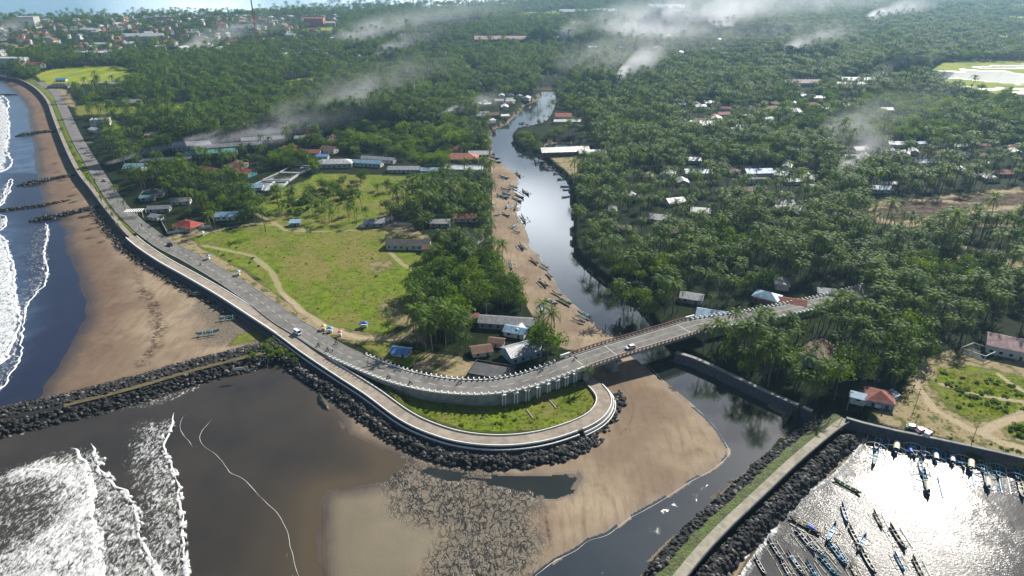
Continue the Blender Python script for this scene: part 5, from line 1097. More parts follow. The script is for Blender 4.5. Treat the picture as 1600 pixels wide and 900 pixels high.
M_LEAF=leaf_mat('leaf',(.026,.066,.005),(.085,.145,.009),.5,.32); M_LEAFY=leaf_mat('leaf_bright',(.065,.135,.008),(.13,.21,.012),.5,.42); M_BARK=simple('bark',(.16,.13,.10),.9,.4,.8,.4)
M_DRY=leaf_mat('dry_frond',(.10,.065,.02),(.16,.11,.04),.7,.2)
def palm(seed,h,R=3.9,nf=19,lod=0):
    r=random.Random(seed); root=empty('palm_tree'); lean=r.uniform(.02,.13); la=r.uniform(0,6.28)
    pts=[]; 
    for k in range(6):
        t=k/5; o=lean*h*t**1.7; pts.append((o*cos(la),o*sin(la),h*t-.3*(k==0)))
    mb=MB(); mb.tube(pts,[.26,.19,.16,.15,.14,.13],5); mb.build('trunk',M_BARK,root)
    top=Vector(pts[-1]); mb=MB().mat(M_PALM); 
    for i in range(nf):
        az=i*2.399+r.uniform(-.2,.2); q=(i+.5)/nf; el=radians(74-100*q**1.1+r.uniform(-9,9)); L=R*r.uniform(.85,1.12)*(.75+.45*min(1,q*2.2))
        mb.mat(M_DRY if (q>.93 and r.random()<.6) else M_PALM)
        n=9; P=[top.copy()]; e=el; d=L/n
        for k in range(n): e-=radians(4+4.6*k*.55)*(1 if el>-.2 else .6); P.append(P[-1]+Vector((cos(az)*cos(e),sin(az)*cos(e),sin(e)))*d)
        side=Vector((-sin(az),cos(az),0)); tw=r.uniform(-.25,.25)
        b=len(mb.v)
        for k in range(0,n+1):
            up=side.cross(P[min(k+1,n)]-P[max(k-1,0)]).normalized()*-1
            if up.z<0: up=-up
            mb.v.append(tuple(P[k]+up*.02)); 
        for k in range(1,n+1):
            t=k/n; ll=1.02*sin(pi*min(1,.18+.78*t))**.6; up=Vector((0,0,1)); fw=(P[k]-P[k-1]).normalized()
            for s in (-1,1):
                for sub in (0,.5):
                    base0=P[k-1].lerp(P[k],sub); base1=P[k-1].lerp(P[k],sub+.42)
                    dr=(side*s*(1)+fw*.85-up*(.22+.2*r.random()+tw*s)).normalized(); tip=base1+dr*ll*r.uniform(.85,1.1)
                    c=len(mb.v); mb.v+=[tuple(base0),tuple(base1),tuple(tip)]; mb.face(c,c+1,c+2)
        for k in range(n):
            c=len(mb.v); w=side*(.07*(1-k/n)+.02); mb.v+=[tuple(P[k]-w),tuple(P[k]+w),tuple(P[k+1]+w*.7),tuple(P[k+1]-w*.7)]; mb.face(c,c+1,c+2,c+3)
    mb.build('crown',None,root); return root
def broad(seed,h,R,m,name='broadleaf_tree',trunk=True,leaf=.62,nb=16,per=52):
    r=random.Random(seed); root=empty(name); mb=MB(); bl=[]
    for i in range(nb):
        a=r.uniform(0,6.28); q=r.random()**.6; z=h*(.42+.5*r.random()*(1-.35*q)) if trunk else h*r.uniform(.25,.7)
        bl.append((Vector((R*.78*q*cos(a),R*.78*q*sin(a),z)),R*r.uniform(.28,.46)*(1.15-.3*q)))
    if trunk:
        mb.tube([(0,0,-.4),(r.uniform(-.2,.2),0,h*.2),(r.uniform(-.3,.3),r.uniform(-.3,.3),h*.45)],[R*.085,R*.065,R*.05],6)
        for c,_ in bl[:7]: mb.tube([(0,0,h*.3),tuple(c*.55+Vector((0,0,h*.15))),tuple(c)],[R*.045,R*.03,R*.012],4,False)
    else: mb.tube([(0,0,-.2),(.05,0,h*.3)],.06,4)
    mb.build('trunk',M_BARK,root); mb=MB()
    for c,rad in bl:
        for _ in range(per):
            v=Vector((r.gauss(0,1),r.gauss(0,1),r.gauss(0,1)+.25)).normalized(); p=c+Vector((v.x,v.y,v.z*.75))*rad*r.uniform(.72,1.08)
            nn=(v+Vector((r.gauss(0,.5),r.gauss(0,.5),r.gauss(0,.5)))).normalized(); a=nn.orthogonal().normalized(); a.rotate(Matrix.Rotation(r.uniform(0,6.28),3,nn)); b2=nn.cross(a); s=leaf*r.uniform(.6,1.25)
            k=len(mb.v); mb.v+=[tuple(p-a*s*.5),tuple(p+b2*s*.38),tuple(p+a*s*.62),tuple(p-b2*s*.34)]; mb.face(k,k+1,k+2,k+3)
    mb.build('crown',m,root); return root
PALMS=[palm(10+i,h,R) for i,(h,R) in enumerate(((12.0,4.9),(14.5,5.3),(10.5,4.7),(16,5.0),(13,5.5),(9,4.4),(12,5.1)))]
BROADS=[broad(31,10.5,5.6,M_LEAF,nb=20),broad(32,9,4.8,M_LEAF,nb=18),broad(33,12,6.2,M_LEAFY,nb=22),broad(34,8,4.4,M_LEAFY),broad(35,10.5,5.2,M_LEAF,nb=18),broad(36,7,3.8,M_LEAF)]
BUSHES=[broad(51,1.9,1.7,M_LEAFY,'bush',False,.5,8,34),broad(52,1.6,1.4,M_LEAF,'bush',False,.45,8,34),broad(53,2.4,2.0,M_LEAFY,'bush',False,.5,9,36)]
KD={}
def pts_in(polypx,n,z=LAND):
    P=poly(polypx,z); x0,y0=P.min(0);x1,y1=P.max(0); out=[]
    while len(out)<n:
        x=random.uniform(x0,x1);y=random.uniform(y0,y1)
        if inpoly(P,x,y): out.append((x,y))
    return out
# candidate positions: jittered rings, wider apart far away
cand=[]
def ring(r0,r1,s,sc):
    r=r0
    while r<r1:
        n=int(1.50*r/s)
        a=-.75+(np.arange(n)+rng.random(n)*.9)*(1.5/n); rr_=r+rng.uniform(-.45,.45,n)*s
        cand.append(np.stack([rr_*np.sin(a),rr_*np.cos(a),np.full(n,sc)],1)); r+=s*.93
ring(170,900,5.6,1.0); ring(900,1500,7.0,1.08); ring(1500,2400,11,1.25); ring(2400,4000,18,1.6); ring(4000,8000,36,2.4)
C=np.concatenate(cand); X=C[:,0];Y=C[:,1]; Zc=zones(X,Y)
keep=Zc['isl']&(Zc['grass']<.3)&(Zc['field']<.3)&(Zc['soil']<.3)&(Zc['path']<.3)&(Zc['water']<-2.0)&(Zc['sand']<.3)
DIRTKEEP=sdist(DIRT[9],X,Y,30)>-2
keep&=(Zc['dirt']<.4)|DIRTKEEP
for P_ in (RW[:iE-12],PW,JW,bw):
    d,_,_=nearline(P_,X,Y,30); keep&=d>(7.5 if P_ is RW else 5.5 if P_ is PW else 16)
d,s_,_=nearline(PW,X,Y,40); keep&=~((s_<0)&(d<38)); dR_,sR_,_=nearline(RW,X,Y,60)
ia=GV(300,404,4); keep&=~((sR_<0)&(dR_<59)&(X<60)&(X>-430)&(Y<700))      # nothing between road and shore
dens=np.ones(len(X))
for P,nm in VP:
    ins=sdist(P,X,Y,30); v={'far town by the sea':.30,'far village behind the sandy river bend':.5}.get(nm,.5); dens=np.where(ins>0,np.minimum(dens,v),dens)
CLR=[(poly(p,LAND),v) for p,v in (([(1380,660),(1396,625),(1436,572),(1470,560),(1640,560),(1760,800),(1600,775),(1365,705)],.0),([(798,203),(850,196),(870,166),(884,168),(880,202),(850,213),(798,213)],.0),([(840,118),(895,118),(890,141),(842,142)],.25),([(866,138),(885,138),(890,160),(868,168)],.15),([(735,500),(800,492),(830,530),(845,560),(800,595),(740,575),(735,540)],.45),([(160,205),(320,225),(440,205),(470,230),(430,262),(380,292),(330,300),(290,270),(160,262)],.35),([(215,290),(300,300),(400,305),(380,345),(250,345)],.42),([(500,235),(690,235),(690,275),(500,275)],.35),([(700,250),(762,240),(768,285),(700,285)],.3),([(1480,500),(1620,470),(1700,600),(1440,585)],.25),([(1325,640),(1345,600),(1400,590),(1400,640)],.25),([(940,455),(1040,440),(1060,500),(1010,505)],.75),([(1060,480),(1180,455),(1215,480),(1100,508)],.35),([(100,120),(190,130),(230,200),(150,250),(110,190)],.5),([(1230,535),(1300,535),(1310,590),(1240,590)],.55),([(870,175),(910,175),(930,250),(860,250)],.3))]
for P,v in CLR: dens=np.where(sdist(P,X,Y,5)>0,np.minimum(dens,v),dens)
gap=fbm(X,Y,26,91); dens=dens*np.where(gap<.30,.25,1.0)*np.where(fbm(X,Y,120,92)<.33,.55,1.0)
keep&=rng.random(len(X))<dens
HB_=np.array(HOUSES)
for k_ in (.09,.045):
    for P in FIELDS+SOIL[:1]: keep&=~((sdist(P,X*(1+k_),Y*(1+k_),5)>0)&(rng.random(len(X))<.8))
keep&=~((sdist(poly([(780,500),(835,535),(850,570),(800,592),(700,600),(700,570),(745,560)],LAND),X,Y,5)>0)&(rng.random(len(X))<.5))
for hx,hy,hr in HOUSES:
    d=math.hypot(hx,hy); ux,uy=-hx/d,-hy/d                    # direction from the house back towards open ground
    dx=X-hx;dy=Y-hy; al=dx*ux+dy*uy; ac=np.abs(dx*uy-dy*ux); keep&=~((dx*dx+dy*dy<(hr+2.0)**2)|((al>0)&(al<hr+(13 if d<900 else 22))&(ac<hr*.8)))
X=X[keep];Y=Y[keep];Sc=C[keep,2]
print('trees',len(X))
# kind: palms and broadleaf in drifts
nk=fbm(X,Y,45,81)*.75+fbm(X,Y,12,82)*.25
pf=np.full(len(X),.60)
def zonep(pp,v):
    global pf
    pf=np.where(sdist(poly(pp,LAND),X,Y,5)>0,v,pf)
zonep([(640,420),(700,395),(790,430),(830,490),(700,500),(640,480)],.30); zonep([(890,270),(1100,230),(1700,250),(1700,560),(1100,560),(1000,500),(900,420)],.66); zonep([(430,290),(700,300),(770,400),(600,360),(430,350)],.62)
zonep([(800,195),(880,190),(870,245),(800,245)],.1); zonep([(430,230),(700,200),(760,230),(700,300),(430,290)],.3); zonep([(1200,160),(1700,150),(1700,230),(1200,230)],.35); zonep([(1380,420),(1700,400),(1700,560),(1400,540)],.55)
isp=(nk<pf+(-.02))
T=[] 
for i in range(len(X)): T.append((float(X[i]),float(Y[i]),LAND-.1,float(Sc[i]),bool(isp[i])))
extra_p=[(160,322),(168,335),(175,340),(150,300),(143,292),(137,282),(180,352),(188,362),(129,268),(122,255),(116,243),(110,232),(104,220),(185,318),(196,330)]      # row along the seaside walk
for a,b in extra_p: p=GV(a,b,LAND); T.append((p.x+random.uniform(-1,1),p.y,LAND-.1,.62,True))
for a,b,s,k in ((915,600,.75,True),(965,480,1.0,True),(948,484,.9,True),(1013,500,1.1,False),(1004,488,1.1,False),(820,560,.6,False),(855,560,1.35,False),(848,552,1.1,False),(862,545,.9,False),(752,300,.8,False),(605,300,.9,False),(415,362,.9,True),(1345,600,1.1,False),(1360,585,1.2,False),(1395,580,1.0,False),(1330,575,1.1,False)): 
    p=GV(a,b,LAND if k or a!=915 else 2.5); T.append((p.x,p.y,(LAND if a!=915 else 2.3)-.1,s,k))
# planting close along the east road and river wall, where palms overhang
for a,b in pts_in([(1085,540),(1150,520),(1300,500),(1400,480),(1420,560),(1330,640),(1230,612),(1150,580)],26): T.append((a,b,LAND-.1,1.0,True))
for pp,n,k,s in (([(432,318),(480,322),(575,330),(600,345),(575,352),(500,350),(435,345)],34,True,.8),([(425,300),(470,288),(520,290),(560,300),(560,320),(470,322),(430,318)],16,False,.75),([(520,276),(600,280),(605,300),(560,310),(525,300)],9,False,.7),([(620,305),(680,290),(765,280),(768,400),(700,395),(690,370),(640,340)],40,True,.9),([(655,400),(690,380),(770,400),(780,430),(660,430)],16,True,.9),
  ([(655,455),(700,430),(790,435),(825,480),(800,495),(700,490),(650,480)],22,False,.95),([(640,520),(700,500),(735,540),(730,565),(660,560)],18,True,.8),([(1085,556),(1130,560),(1180,590),(1270,630),(1330,640),(1310,580),(1150,530)],26,True,.95),([(240,270),(320,262),(340,300),(250,310)],14,False,.8),([(340,310),(400,305),(415,330),(350,335)],10,False,.7),([(960,470),(1010,478),(1030,505),(1000,500)],6,False,.9),([(1345,446),(1420,436),(1440,460),(1350,474)],16,True,1.0)):
    for x,y in pts_in(pp,n):
        if any((x-a)**2+(y-b)**2<(r*.8+1)**2 for a,b,r in HOUSES): continue
        if any((lambda dd,ux,uy: 0<(x-a)*ux+(y-b)*uy<r+11 and abs((x-a)*uy-(y-b)*ux)<r*.75)(0,-a/math.hypot(a,b),-b/math.hypot(a,b)) for a,b,r in HOUSES[:95]): continue
        if min((x-q.x)**2+(y-q.y)**2 for q in RW[:iE-8:2])<80: continue
        T.append((x,y,LAND-.1,s*random.uniform(.85,1.15),k))
LOWP=[poly(p,LAND) for p in ([(790,190),(885,186),(880,250),(795,250)],[(840,115),(895,115),(890,142),(842,142)],[(745,150),(835,150),(800,200),(765,210),(745,200)])]
T=[(t[0],t[1],t[2],t[3]*(.5 if any(inpoly(P,t[0],t[1]) for P in LOWP) else 1),t[4]) for t in T]
app=[(9 if t[4] else 8)*t[3]/math.hypot(t[0],t[1],H) if inframe(t[0],t[1],6,15) else 0 for t in T]
def zone_name(x,y,p):
    a,b=proj(x,y,LAND); d=math.hypot(x,y)
    if x<-60 and y<520 and a<330: return 'along the coast road above the brown beach'
    if y<258 and -60<x<60: return 'between the road curve and the river sand'
    if a<700 and b>270: return 'around the green meadow west of the river' if a<640 else 'in the strip between the meadow and the river sand'
    if a<830 and b>255: return 'in the strip between the meadow and the river sand'
    if a<800: return 'in the wide plain west of the upper river'
    if b>500: return 'south of the road on the east bank, near the harbour'
    if b>400: return 'on the east bank just beyond the bridge road'
    if b>230: return 'in the dense grove on the east bank'
    return 'in the hazy plain east of the upper river'
def emit(isP,protos,name,cat,stuffname,stufflabel,word):
    idx=[i for i,t in enumerate(T) if t[4]==isP]; idx.sort(key=lambda i:-app[i]); first=idx[:300-len(protos)*0]; rest=idx[300:]
    used=set()
    for i in first:
        x,y,z,s,_=T[i]; k=random.randrange(len(protos))
        if k in used: r=copy_tree(protos[k])
        else: r=protos[k]; used.add(k)
        s*=min(1.4,max(.6,random.lognormvariate(-.02,.17))); r.location=(x,y,z); r.rotation_euler=(0,0,random.uniform(0,6.28)); r.scale=(s*random.uniform(.95,1.1),)*2+(s,)
        zn=zone_name(x,y,isP); tag(r,word[k]+' '+zn,cat,name.replace('_',' ')+'s '+zn)
    for k in range(len(protos)):
        if k not in used: i=rest.pop(0); r=protos[k]; r.location=T[i][:3]; tag(r,word[k]+' '+zone_name(T[i][0],T[i][1],isP),cat,name.replace('_',' ')+'s')
    P=[T[i][:3] for i in rest]; n=len(P); ss=np.array([T[i][3] for i in rest])*np.clip(rng.lognormal(-.03,.2,n),.55,1.55)
    var=rng.integers(0,len(protos),n); 
    scatter(stuffname,P,np.stack([rng.normal(0,.04,n),rng.normal(0,.04,n),rng.uniform(0,6.28,n)],1),np.stack([ss*1.03,ss*1.03,ss*rng.uniform(.85,1.1,n)],1),var,[KIDS[p.name] for p in protos],stufflabel)
emit(True,PALMS,'palm_tree','palm tree','palm_forest','mass of coconut palms filling the plain beyond the river',['coconut palm','tall coconut palm','short coconut palm','very tall coconut palm','wide crowned coconut palm','low coconut palm','coconut palm of middling height'])
emit(False,BROADS,'broadleaf_tree','tree','broadleaf_forest','mass of leafy trees filling the plain between the palms',['dark broadleaf tree','small dark broadleaf tree','tall bright green tree','small bright green tree','dark spreading tree','low dark tree'])
# bushes on the open ground and along the breakwater
BU=[]
for pp,n,z,s,w in (([(320,385),(420,420),(440,455),(400,430),(345,402)],5,LAND,.6,'on the meadow beside the road'),([(330,375),(600,365),(640,480),(500,500),(400,425)],12,LAND,.5,'scattered on the open meadow'),([(420,300),(560,275),(560,330),(440,340)],46,LAND,1.5,'in the thicket behind the meadow'),([(640,270),(680,275),(640,318)],8,LAND,1,'in the thicket behind the meadow'),
   ([(600,600),(700,660),(780,672),(700,668),(640,645)],14,2.5,.55,'on the lawn inside the lane loop'),([(700,640),(800,650),(900,620),(925,615),(880,655),(760,675)],14,2.4,.45,'on the lawn inside the lane loop'),([(430,530),(480,545),(470,565),(430,560),(400,548)],26,3.0,.9,'where the breakwater meets the road'),([(380,548),(430,540),(420,560),(390,566)],6,3.0,.7,'where the breakwater meets the road'),
   ([(1465,580),(1540,590),(1600,600),(1600,640),(1540,655),(1480,628)],55,LAND,.55,'in the green clearing by the pale building'),([(1440,590),(1500,600),(1560,640)],14,LAND,.6,'in the green clearing by the pale building'),([(1566,668),(1620,655),(1640,690),(1600,690)],14,LAND,.9,'in the far corner patch by the concrete path'),([(1400,662),(1600,705),(1600,712),(1400,668)],10,LAND,.45,'along the top of the harbour quay'),
   ([(110,230),(125,262),(150,296),(175,332),(200,360),(190,338),(160,296),(130,248)],34,LAND,.8,'in the planted strip between walk and coast road'),([(560,540),(650,535),(690,580),(620,560)],10,LAND,.6,'on the grass inside the road curve'),([(800,232),(850,238),(840,210)],6,1.5,1.0,'on the leafy point of the river bend')):
    for x,y in pts_in(pp,n,z):
        zt=z
        if min((Vector((x,y,0))-Vector((q.x,q.y,0))).length for q in RW[::2])<6.2 or min((Vector((x,y,0))-Vector((q.x,q.y,0))).length for q in PW[::2])<4.0: continue
        BU.append((x,y,zt,s*random.uniform(.6,1.25),w))
used=set()
for x,y,z,s,w in BU[:299]:
    k=random.randrange(3); r=copy_tree(BUSHES[k]) if k in used else BUSHES[k]; used.add(k)
    r.location=(x,y,z-.1); r.rotation_euler=(0,0,random.uniform(0,6.28)); r.scale=(s*1.15,s,s*.85); tag(r,('bright rounded bush ','dark low bush ','large bright bush ')[k]+w,'bush','bushes '+w)
print('bushes',len(BU))
# grass tussocks
mb=MB()
r0=random.Random(3)
for _ in range(70):
    a=r0.uniform(0,6.28); q=r0.random()**.5*.55; x=q*cos(a);y=q*sin(a); h_=r0.uniform(.18,.42); c=len(mb.v); t=r0.uniform(0,3.14)
    mb.v+=[(x-.09*cos(t),y-.09*sin(t),-.05),(x+.09*cos(t),y+.09*sin(t),-.05),(x*1.5+.03,y*1.5,h_)]; mb.face(c,c+1,c+2)
M_TUSS=leaf_mat('tussock',(.12,.18,.010),(.24,.30,.02),.7,.4)
tp=[]
for pp,n,z in (([(320,378),(420,352),(600,365),(650,372),(655,452),(600,520),(488,494),(400,430)],1500,LAND),([(430,310),(540,275),(680,278),(600,350),(500,345)],1200,LAND),([(600,598),(700,628),(850,622),(925,604),(925,640),(850,672),(730,672),(640,640)],520,2.5),([(1462,576),(1600,592),(1640,640),(1510,655)],800,LAND),([(1385,640),(1440,580),(1600,600),(1600,700),(1450,680)],300,LAND)):
    tp+= [(x,y,z) for x,y in pts_in(pp,n,z)]
tz=zones(np.array([p[0] for p in tp]),np.array([p[1] for p in tp])); tp=[(x,y,float(tz['h'][i])-.02) for i,(x,y,z) in enumerate(tp) if tz['path'][i]<.3]
tus=mb.build('grass_tussock',M_TUSS); tus.location=tp[0]; tag(tus,'tuft of tall grass on the open meadow beside the path','grass tuft')
n=len(tp)-1; sc=rng.uniform(.25,.85,n)
scatter('grass_tufts',tp[1:],np.stack([np.zeros(n),np.zeros(n),rng.uniform(0,6.28,n)],1),np.stack([sc,sc,sc*.9],1),[0]*n,[[tus]],'rough grass tufts covering the meadow and lawns')

# ------------------------------------------------------------------ vehicles, people, street things
def car(name,col,L=4.4,W=1.75,hh=1.5,van=False):
    r=empty(name); m=simple('car_'+name,col,.3,.15,1,.02); x=L/2;y=W/2
    mb=MB(); prof=[(-x,.35),(-x,.85),(-x*.86,1.0),(-x*.62 if not van else -x*.95,hh),(x*.25 if not van else x*.55,hh),(x*.55 if not van else x*.8,.98),(x*.97,.82),(x,.4)]
    for s in (-1,1):
        for px_,pz in prof: mb.v.append((px_,s*y*(.84 if pz>1.2 else 1),pz))
    n=len(prof)
    for i in range(n): j=(i+1)%n; mb.face(i,j,n+j,n+i)
    mb.face(*range(n)[::-1]); mb.face(*range(n,2*n)); mb.build('body',m,r)
    mb=MB(); g=M_WIN; e=.012
    a=prof[4];b_=prof[5]; mb.v+=[(a[0]+.06,-y*.78,a[1]-.06),(a[0]+.06,y*.78,a[1]-.06),(b_[0]+.01,y*.9,b_[1]+.06),(b_[0]+.01,-y*.9,b_[1]+.06)]; mb.v=[(v[0]+.03,v[1],v[2]+.02) for v in mb.v]; mb.face(0,3,2,1); mb.build('windscreen',g,r)
    for s in (-1,1):
        mb=MB(); mb.v+=[(-x*.55,s*(y*.86+.02),hh-.08),(x*.2,s*(y*.86+.02),hh-.08),(x*.42,s*(y*.97+.02),1.02),(-x*.68,s*(y*.97+.02),1.02)]; mb.face(0,1,2,3); mb.build('side_window',g,r)
    for sx in (-.62,.62):
        for s in (-1,1):
            mb=MB(); mb.tube([(x*sx,s*(y-.12),.32),(x*sx,s*(y+.03),.32)],.33,10); mb.build('wheel',simple('tyre',(.02,.02,.02),.8),r)
    for s in (-1,1): mb=MB(); mb.box((x-.0,s*y*.68,.68),(.08,.3,.16)); mb.build('headlight',M_WHITE,r)
    return r
def road_at(px,py,off,z=None):
    q=GV(px,py,5); i=min(range(len(RW)-1),key=lambda k:(RW[k]-q).length); p=RW[i]; t=(RW[i+1]-RW[i-1]); n=normals2(RW[i-1:i+2])[1]; q=p+n*off; return q,math.atan2(t.y,t.x)
q,a=road_at(972,545,-2.4); c=car('car',(.72,.72,.72)); c.location=(q.x,q.y,q.z+.0); c.rotation_euler=(0,0,a+pi); tag(c,'white hatchback driving across the bridge','car')
q,a=road_at(471,518,-3.2); c=car('van',(.62,.68,.76),4.4,1.8,1.95,True); c.name='van'; c.location=(q.x,q.y,q.z); c.rotation_euler=(0,0,a); tag(c,'white minivan on the seaward lane near the breakwater','van')
q,a=road_at(257,383,1.4); c=car('sedan',(.015,.016,.018)); c.name='car'; c.location=(q.x,q.y,q.z); c.rotation_euler=(0,0,a); tag(c,'black car on the straight road near the red tiled house','car')
q=GV(156,283,LAND); c=car('pickup',(.5,.5,.52)); c.name='car'; c.location=(q.x+4,q.y,4.25); c.rotation_euler=(0,0,a+.2); tag(c,'silver car parked on the coast road before the long white hall','car')
for k,(px,py,co) in enumerate(((1426,678,(.35,.5,.45)),(1440,683,(.6,.3,.4)),(1449,688,(.7,.7,.7)))):
    q=GV(px,py-8,LAND); c=car('parked%d'%k,co); c.name='parked_car'; c.location=(q.x,q.y,4.05); c.rotation_euler=(0,0,-.3+k*.5); tag(c,('pale green','pink','white')[k]+' car parked on the dirt above the harbour quay','car')
def human(m1,m2,walk=.25,sit=False):
    """one continuous body grown from a skeleton"""
    r=empty('person'); me=bpy.data.meshes.new('body')
    J=[(0,0,.95),(0,0,1.2),(0,0,1.42),(0,0,1.56),(0,.01,1.68),(0,-.0,1.76)]; R_=[.14,.14,.13,.06,.1,.07]; E=[(0,1),(1,2),(2,3),(3,4),(4,5)]
    for s in (-1,1):
        b=len(J); w=walk*s
        if sit: J+= [(s*.11,.05,.9),(s*.17,.45,.88),(s*.17,.42,.45),(s*.17,.56,.4)]
        else: J+=[(s*.1,0,.88),(s*.11,w*.5,.48),(s*.11,w*.9,.08),(s*.11,w*.9+.16,.04)]
        R_+=[.1,.07,.05,.045]; E+=[(0,b),(b,b+1),(b+1,b+2),(b+2,b+3)]
        b=len(J); J+=[(s*.2,0,1.4),(s*.26,(.2 if sit else -w*.3),1.13),(s*.24,(.45 if sit else -w*.6+.08),(1.1 if sit else .9)),(s*.24,(.52 if sit else -w*.6+.12),(1.1 if sit else .8))]; R_+=[.065,.05,.04,.04]; E+=[(2,b),(b,b+1),(b+1,b+2),(b+2,b+3)]
    me.from_pydata(J,E,[]); o=bpy.data.objects.new('body',me); COL.objects.link(o); o.parent=r; KIDS.setdefault(r.name,[]).append(o)
    md=o.modifiers.new('s','SKIN'); me.skin_vertices.new() if not me.skin_vertices else None
    for i,v in enumerate(me.skin_vertices[0].data): v.radius=(R_[i],R_[i]); v.use_root=(i==0)
    sb=o.modifiers.new('u','SUBSURF'); sb.levels=1; sb.render_levels=1; me.materials.append(m2)
    mb=MB(); mb.tube([(0,.0,.92),(0,0,1.15),(0,0,1.42),(0,0,1.47)],[.17,.18,.2,.1],9); mb.build('shirt',m1,r); mb=MB(); mb.tube([(0,-.03,1.70),(0,-.03,1.80),(0,-.01,1.85)],[.115,.11,.05],8); mb.build('hair',simple('hair',(.012,.01,.01),.7),r); return r
CL=[simple('cloth_red',(.35,.04,.04)),simple('cloth_blue',(.04,.08,.25)),simple('cloth_white',(.6,.6,.58)),simple('cloth_black',(.02,.02,.022)),simple('cloth_green',(.06,.2,.09))]; SK=simple('skin_dark',(.20,.11,.07),.6)
HU={}
def person(pos,rz,ci,label,sit=False,grp=None):
    k=(ci,sit); r=copy_tree(HU[k]) if k in HU else HU.setdefault(k,human(CL[ci],simple('trousers',(.04,.045,.06)) if not sit else simple('trousers',(.04,.045,.06)),.3,sit)); r.location=pos; r.rotation_euler=(0,0,rz); tag(r,label,'person',grp); return r
for px,py,ci,l in ((266,390,3,'person in black walking on the promenade beside the black car'),(231,377,2,'person in a white shirt at the start of the promenade'),(346,444,3,'person in black at the middle of the promenade'),(374,432,3,'person in dark clothes standing on the road opposite the grass path'),(218,360,3,'person in dark clothes by the garden wall'),(1427,607,3,'person in black standing at the mouth of the dirt lane'),(1379,645,1,'person in blue by the hipped roof house'),(520,551,0,'person in red on the promenade beside the parapet start'),(1433,655,0,'person in red on the dirt yard above the harbour'),(865,400,2,'x')):
    if l=='x': continue
    z=4.12 if px<600 else LAND+.05; p=GV(px,py,z); person((p.x,p.y,z+.05),random.uniform(0,6),ci,l)
MBIKE=None
def motorbike():
    global MBIKE
    if MBIKE: return copy_tree(MBIKE)
    r=empty('motorbike'); mb=MB(); mb.tube([(-.55,0,.55),(-.2,0,.75),(.25,0,.8),(.5,0,1.0)],[.1,.14,.12,.06],6); mb.tube([(.5,0,1.0),(.62,0,.32)],.05,5); mb.tube([(.48,-.3,1.05),(.5,0,1.0),(.48,.3,1.05)],.03,4); mb.build('body',simple('bike_black',(.03,.03,.035),.3),r)
    for x in (-.6,.64): mb=MB(); mb.tube([(x,-.05,.29),(x,.05,.29)],.29,12); mb.build('wheel',simple('tyre',(.02,.02,.02),.8),r)
    mb=MB(); mb.box((-.25,0,.86),(.65,.26,.1)); mb.build('saddle',CL[3],r); MBIKE=r; return r
for px,py,off,ci,l in ((492,541,-2.6,3,'first of two motorbikes behind the white minivan'),(508,548,-2.2,0,'second motorbike of the pair, nearer the parapet'),(608,594,-2.6,2,'motorbike on the shaded part of the curve'),(641,607,-2.8,1,'motorbike on the curve just past the tree shadow'),(835,580,2.4,3,'motorbike on the bridge ramp beside the far parapet'),(886,563,2.0,1,'motorbike at the start of the bridge'),(519,541,3.6,3,'motorbike beside the road at the snack stand'),(310,412,-1.0,2,'motorbike alone on the straight road'),(208,355,1,3,'motorbike in the shade near the pavilion'),(722,598,2.2,2,'motorbike in the middle of the curve')):
    q,a=road_at(px,py,off); r=motorbike(); r.location=q; r.rotation_euler=(0,0,a+(pi if off>0 else 0)); tag(r,l,'motorbike'); person((q.x-.2*cos(a),q.y-.2*sin(a),q.z+.0),a-pi/2+(pi if off>0 else 0),ci,('rider on the '+l).replace('first of two motorbikes','first motorbike of two').replace('second motorbike of the pair','second motorbike of two'),True)
def stand(px,py,m,label,w=2.4):
    p=GV(px,py,LAND); r=empty('food_stall',p); tag(r,label,'stall'); mb=MB(); mb.add([(-w/2-.2,-1.2,2.1),(w/2+.2,-1.2,2.1),(w/2+.2,1.2,2.1),(-w/2-.2,1.2,2.1),(0,0,2.9)],[(0,1,4),(1,2,4),(2,3,4),(3,0,4),(3,2,1,0)]); mb.build('canopy',m,r)
    mb=MB(); mb.box((0,0,.55),(w*.8,1,1.1)); mb.build('counter',M_WHITE,r)
    for x in (-1,1):
        for y in (-1,1): mb=MB(); mb.box((x*w*.45,y*.95,1.05),(.07,.07,2.1)); mb.build('post',M_WHITE,r)
stand(516,519,simple('awning_blue',(.12,.30,.50),.6),'blue topped food stall at the roadside opposite the minivan'); stand(506,516,simple('awning_yellow',(.55,.42,.12),.6),'yellow umbrella stall beside the blue topped one',1.8)
stand(569,511,simple('awning_deep',(.03,.12,.42),.6),'deep blue stall standing alone on the dirt',3.4); stand(326,405,simple('awning_blue',(.12,.30,.50),.6),'small blue stall at the edge of the straight road',1.6); stand(373,430,simple('awning_grey',(.35,.42,.5),.6),'grey blue stall where the path meets the road',1.8); stand(532,525,simple('awning_pink',(.6,.2,.22),.6),'little pink stall near the start of the parapet',1.4)
stand(317,368,M_WHITE,'white cart on the grass below the house path',2.0); stand(652,497,M_WHITE,'white table stand at the edge of the tree shade',1.8)
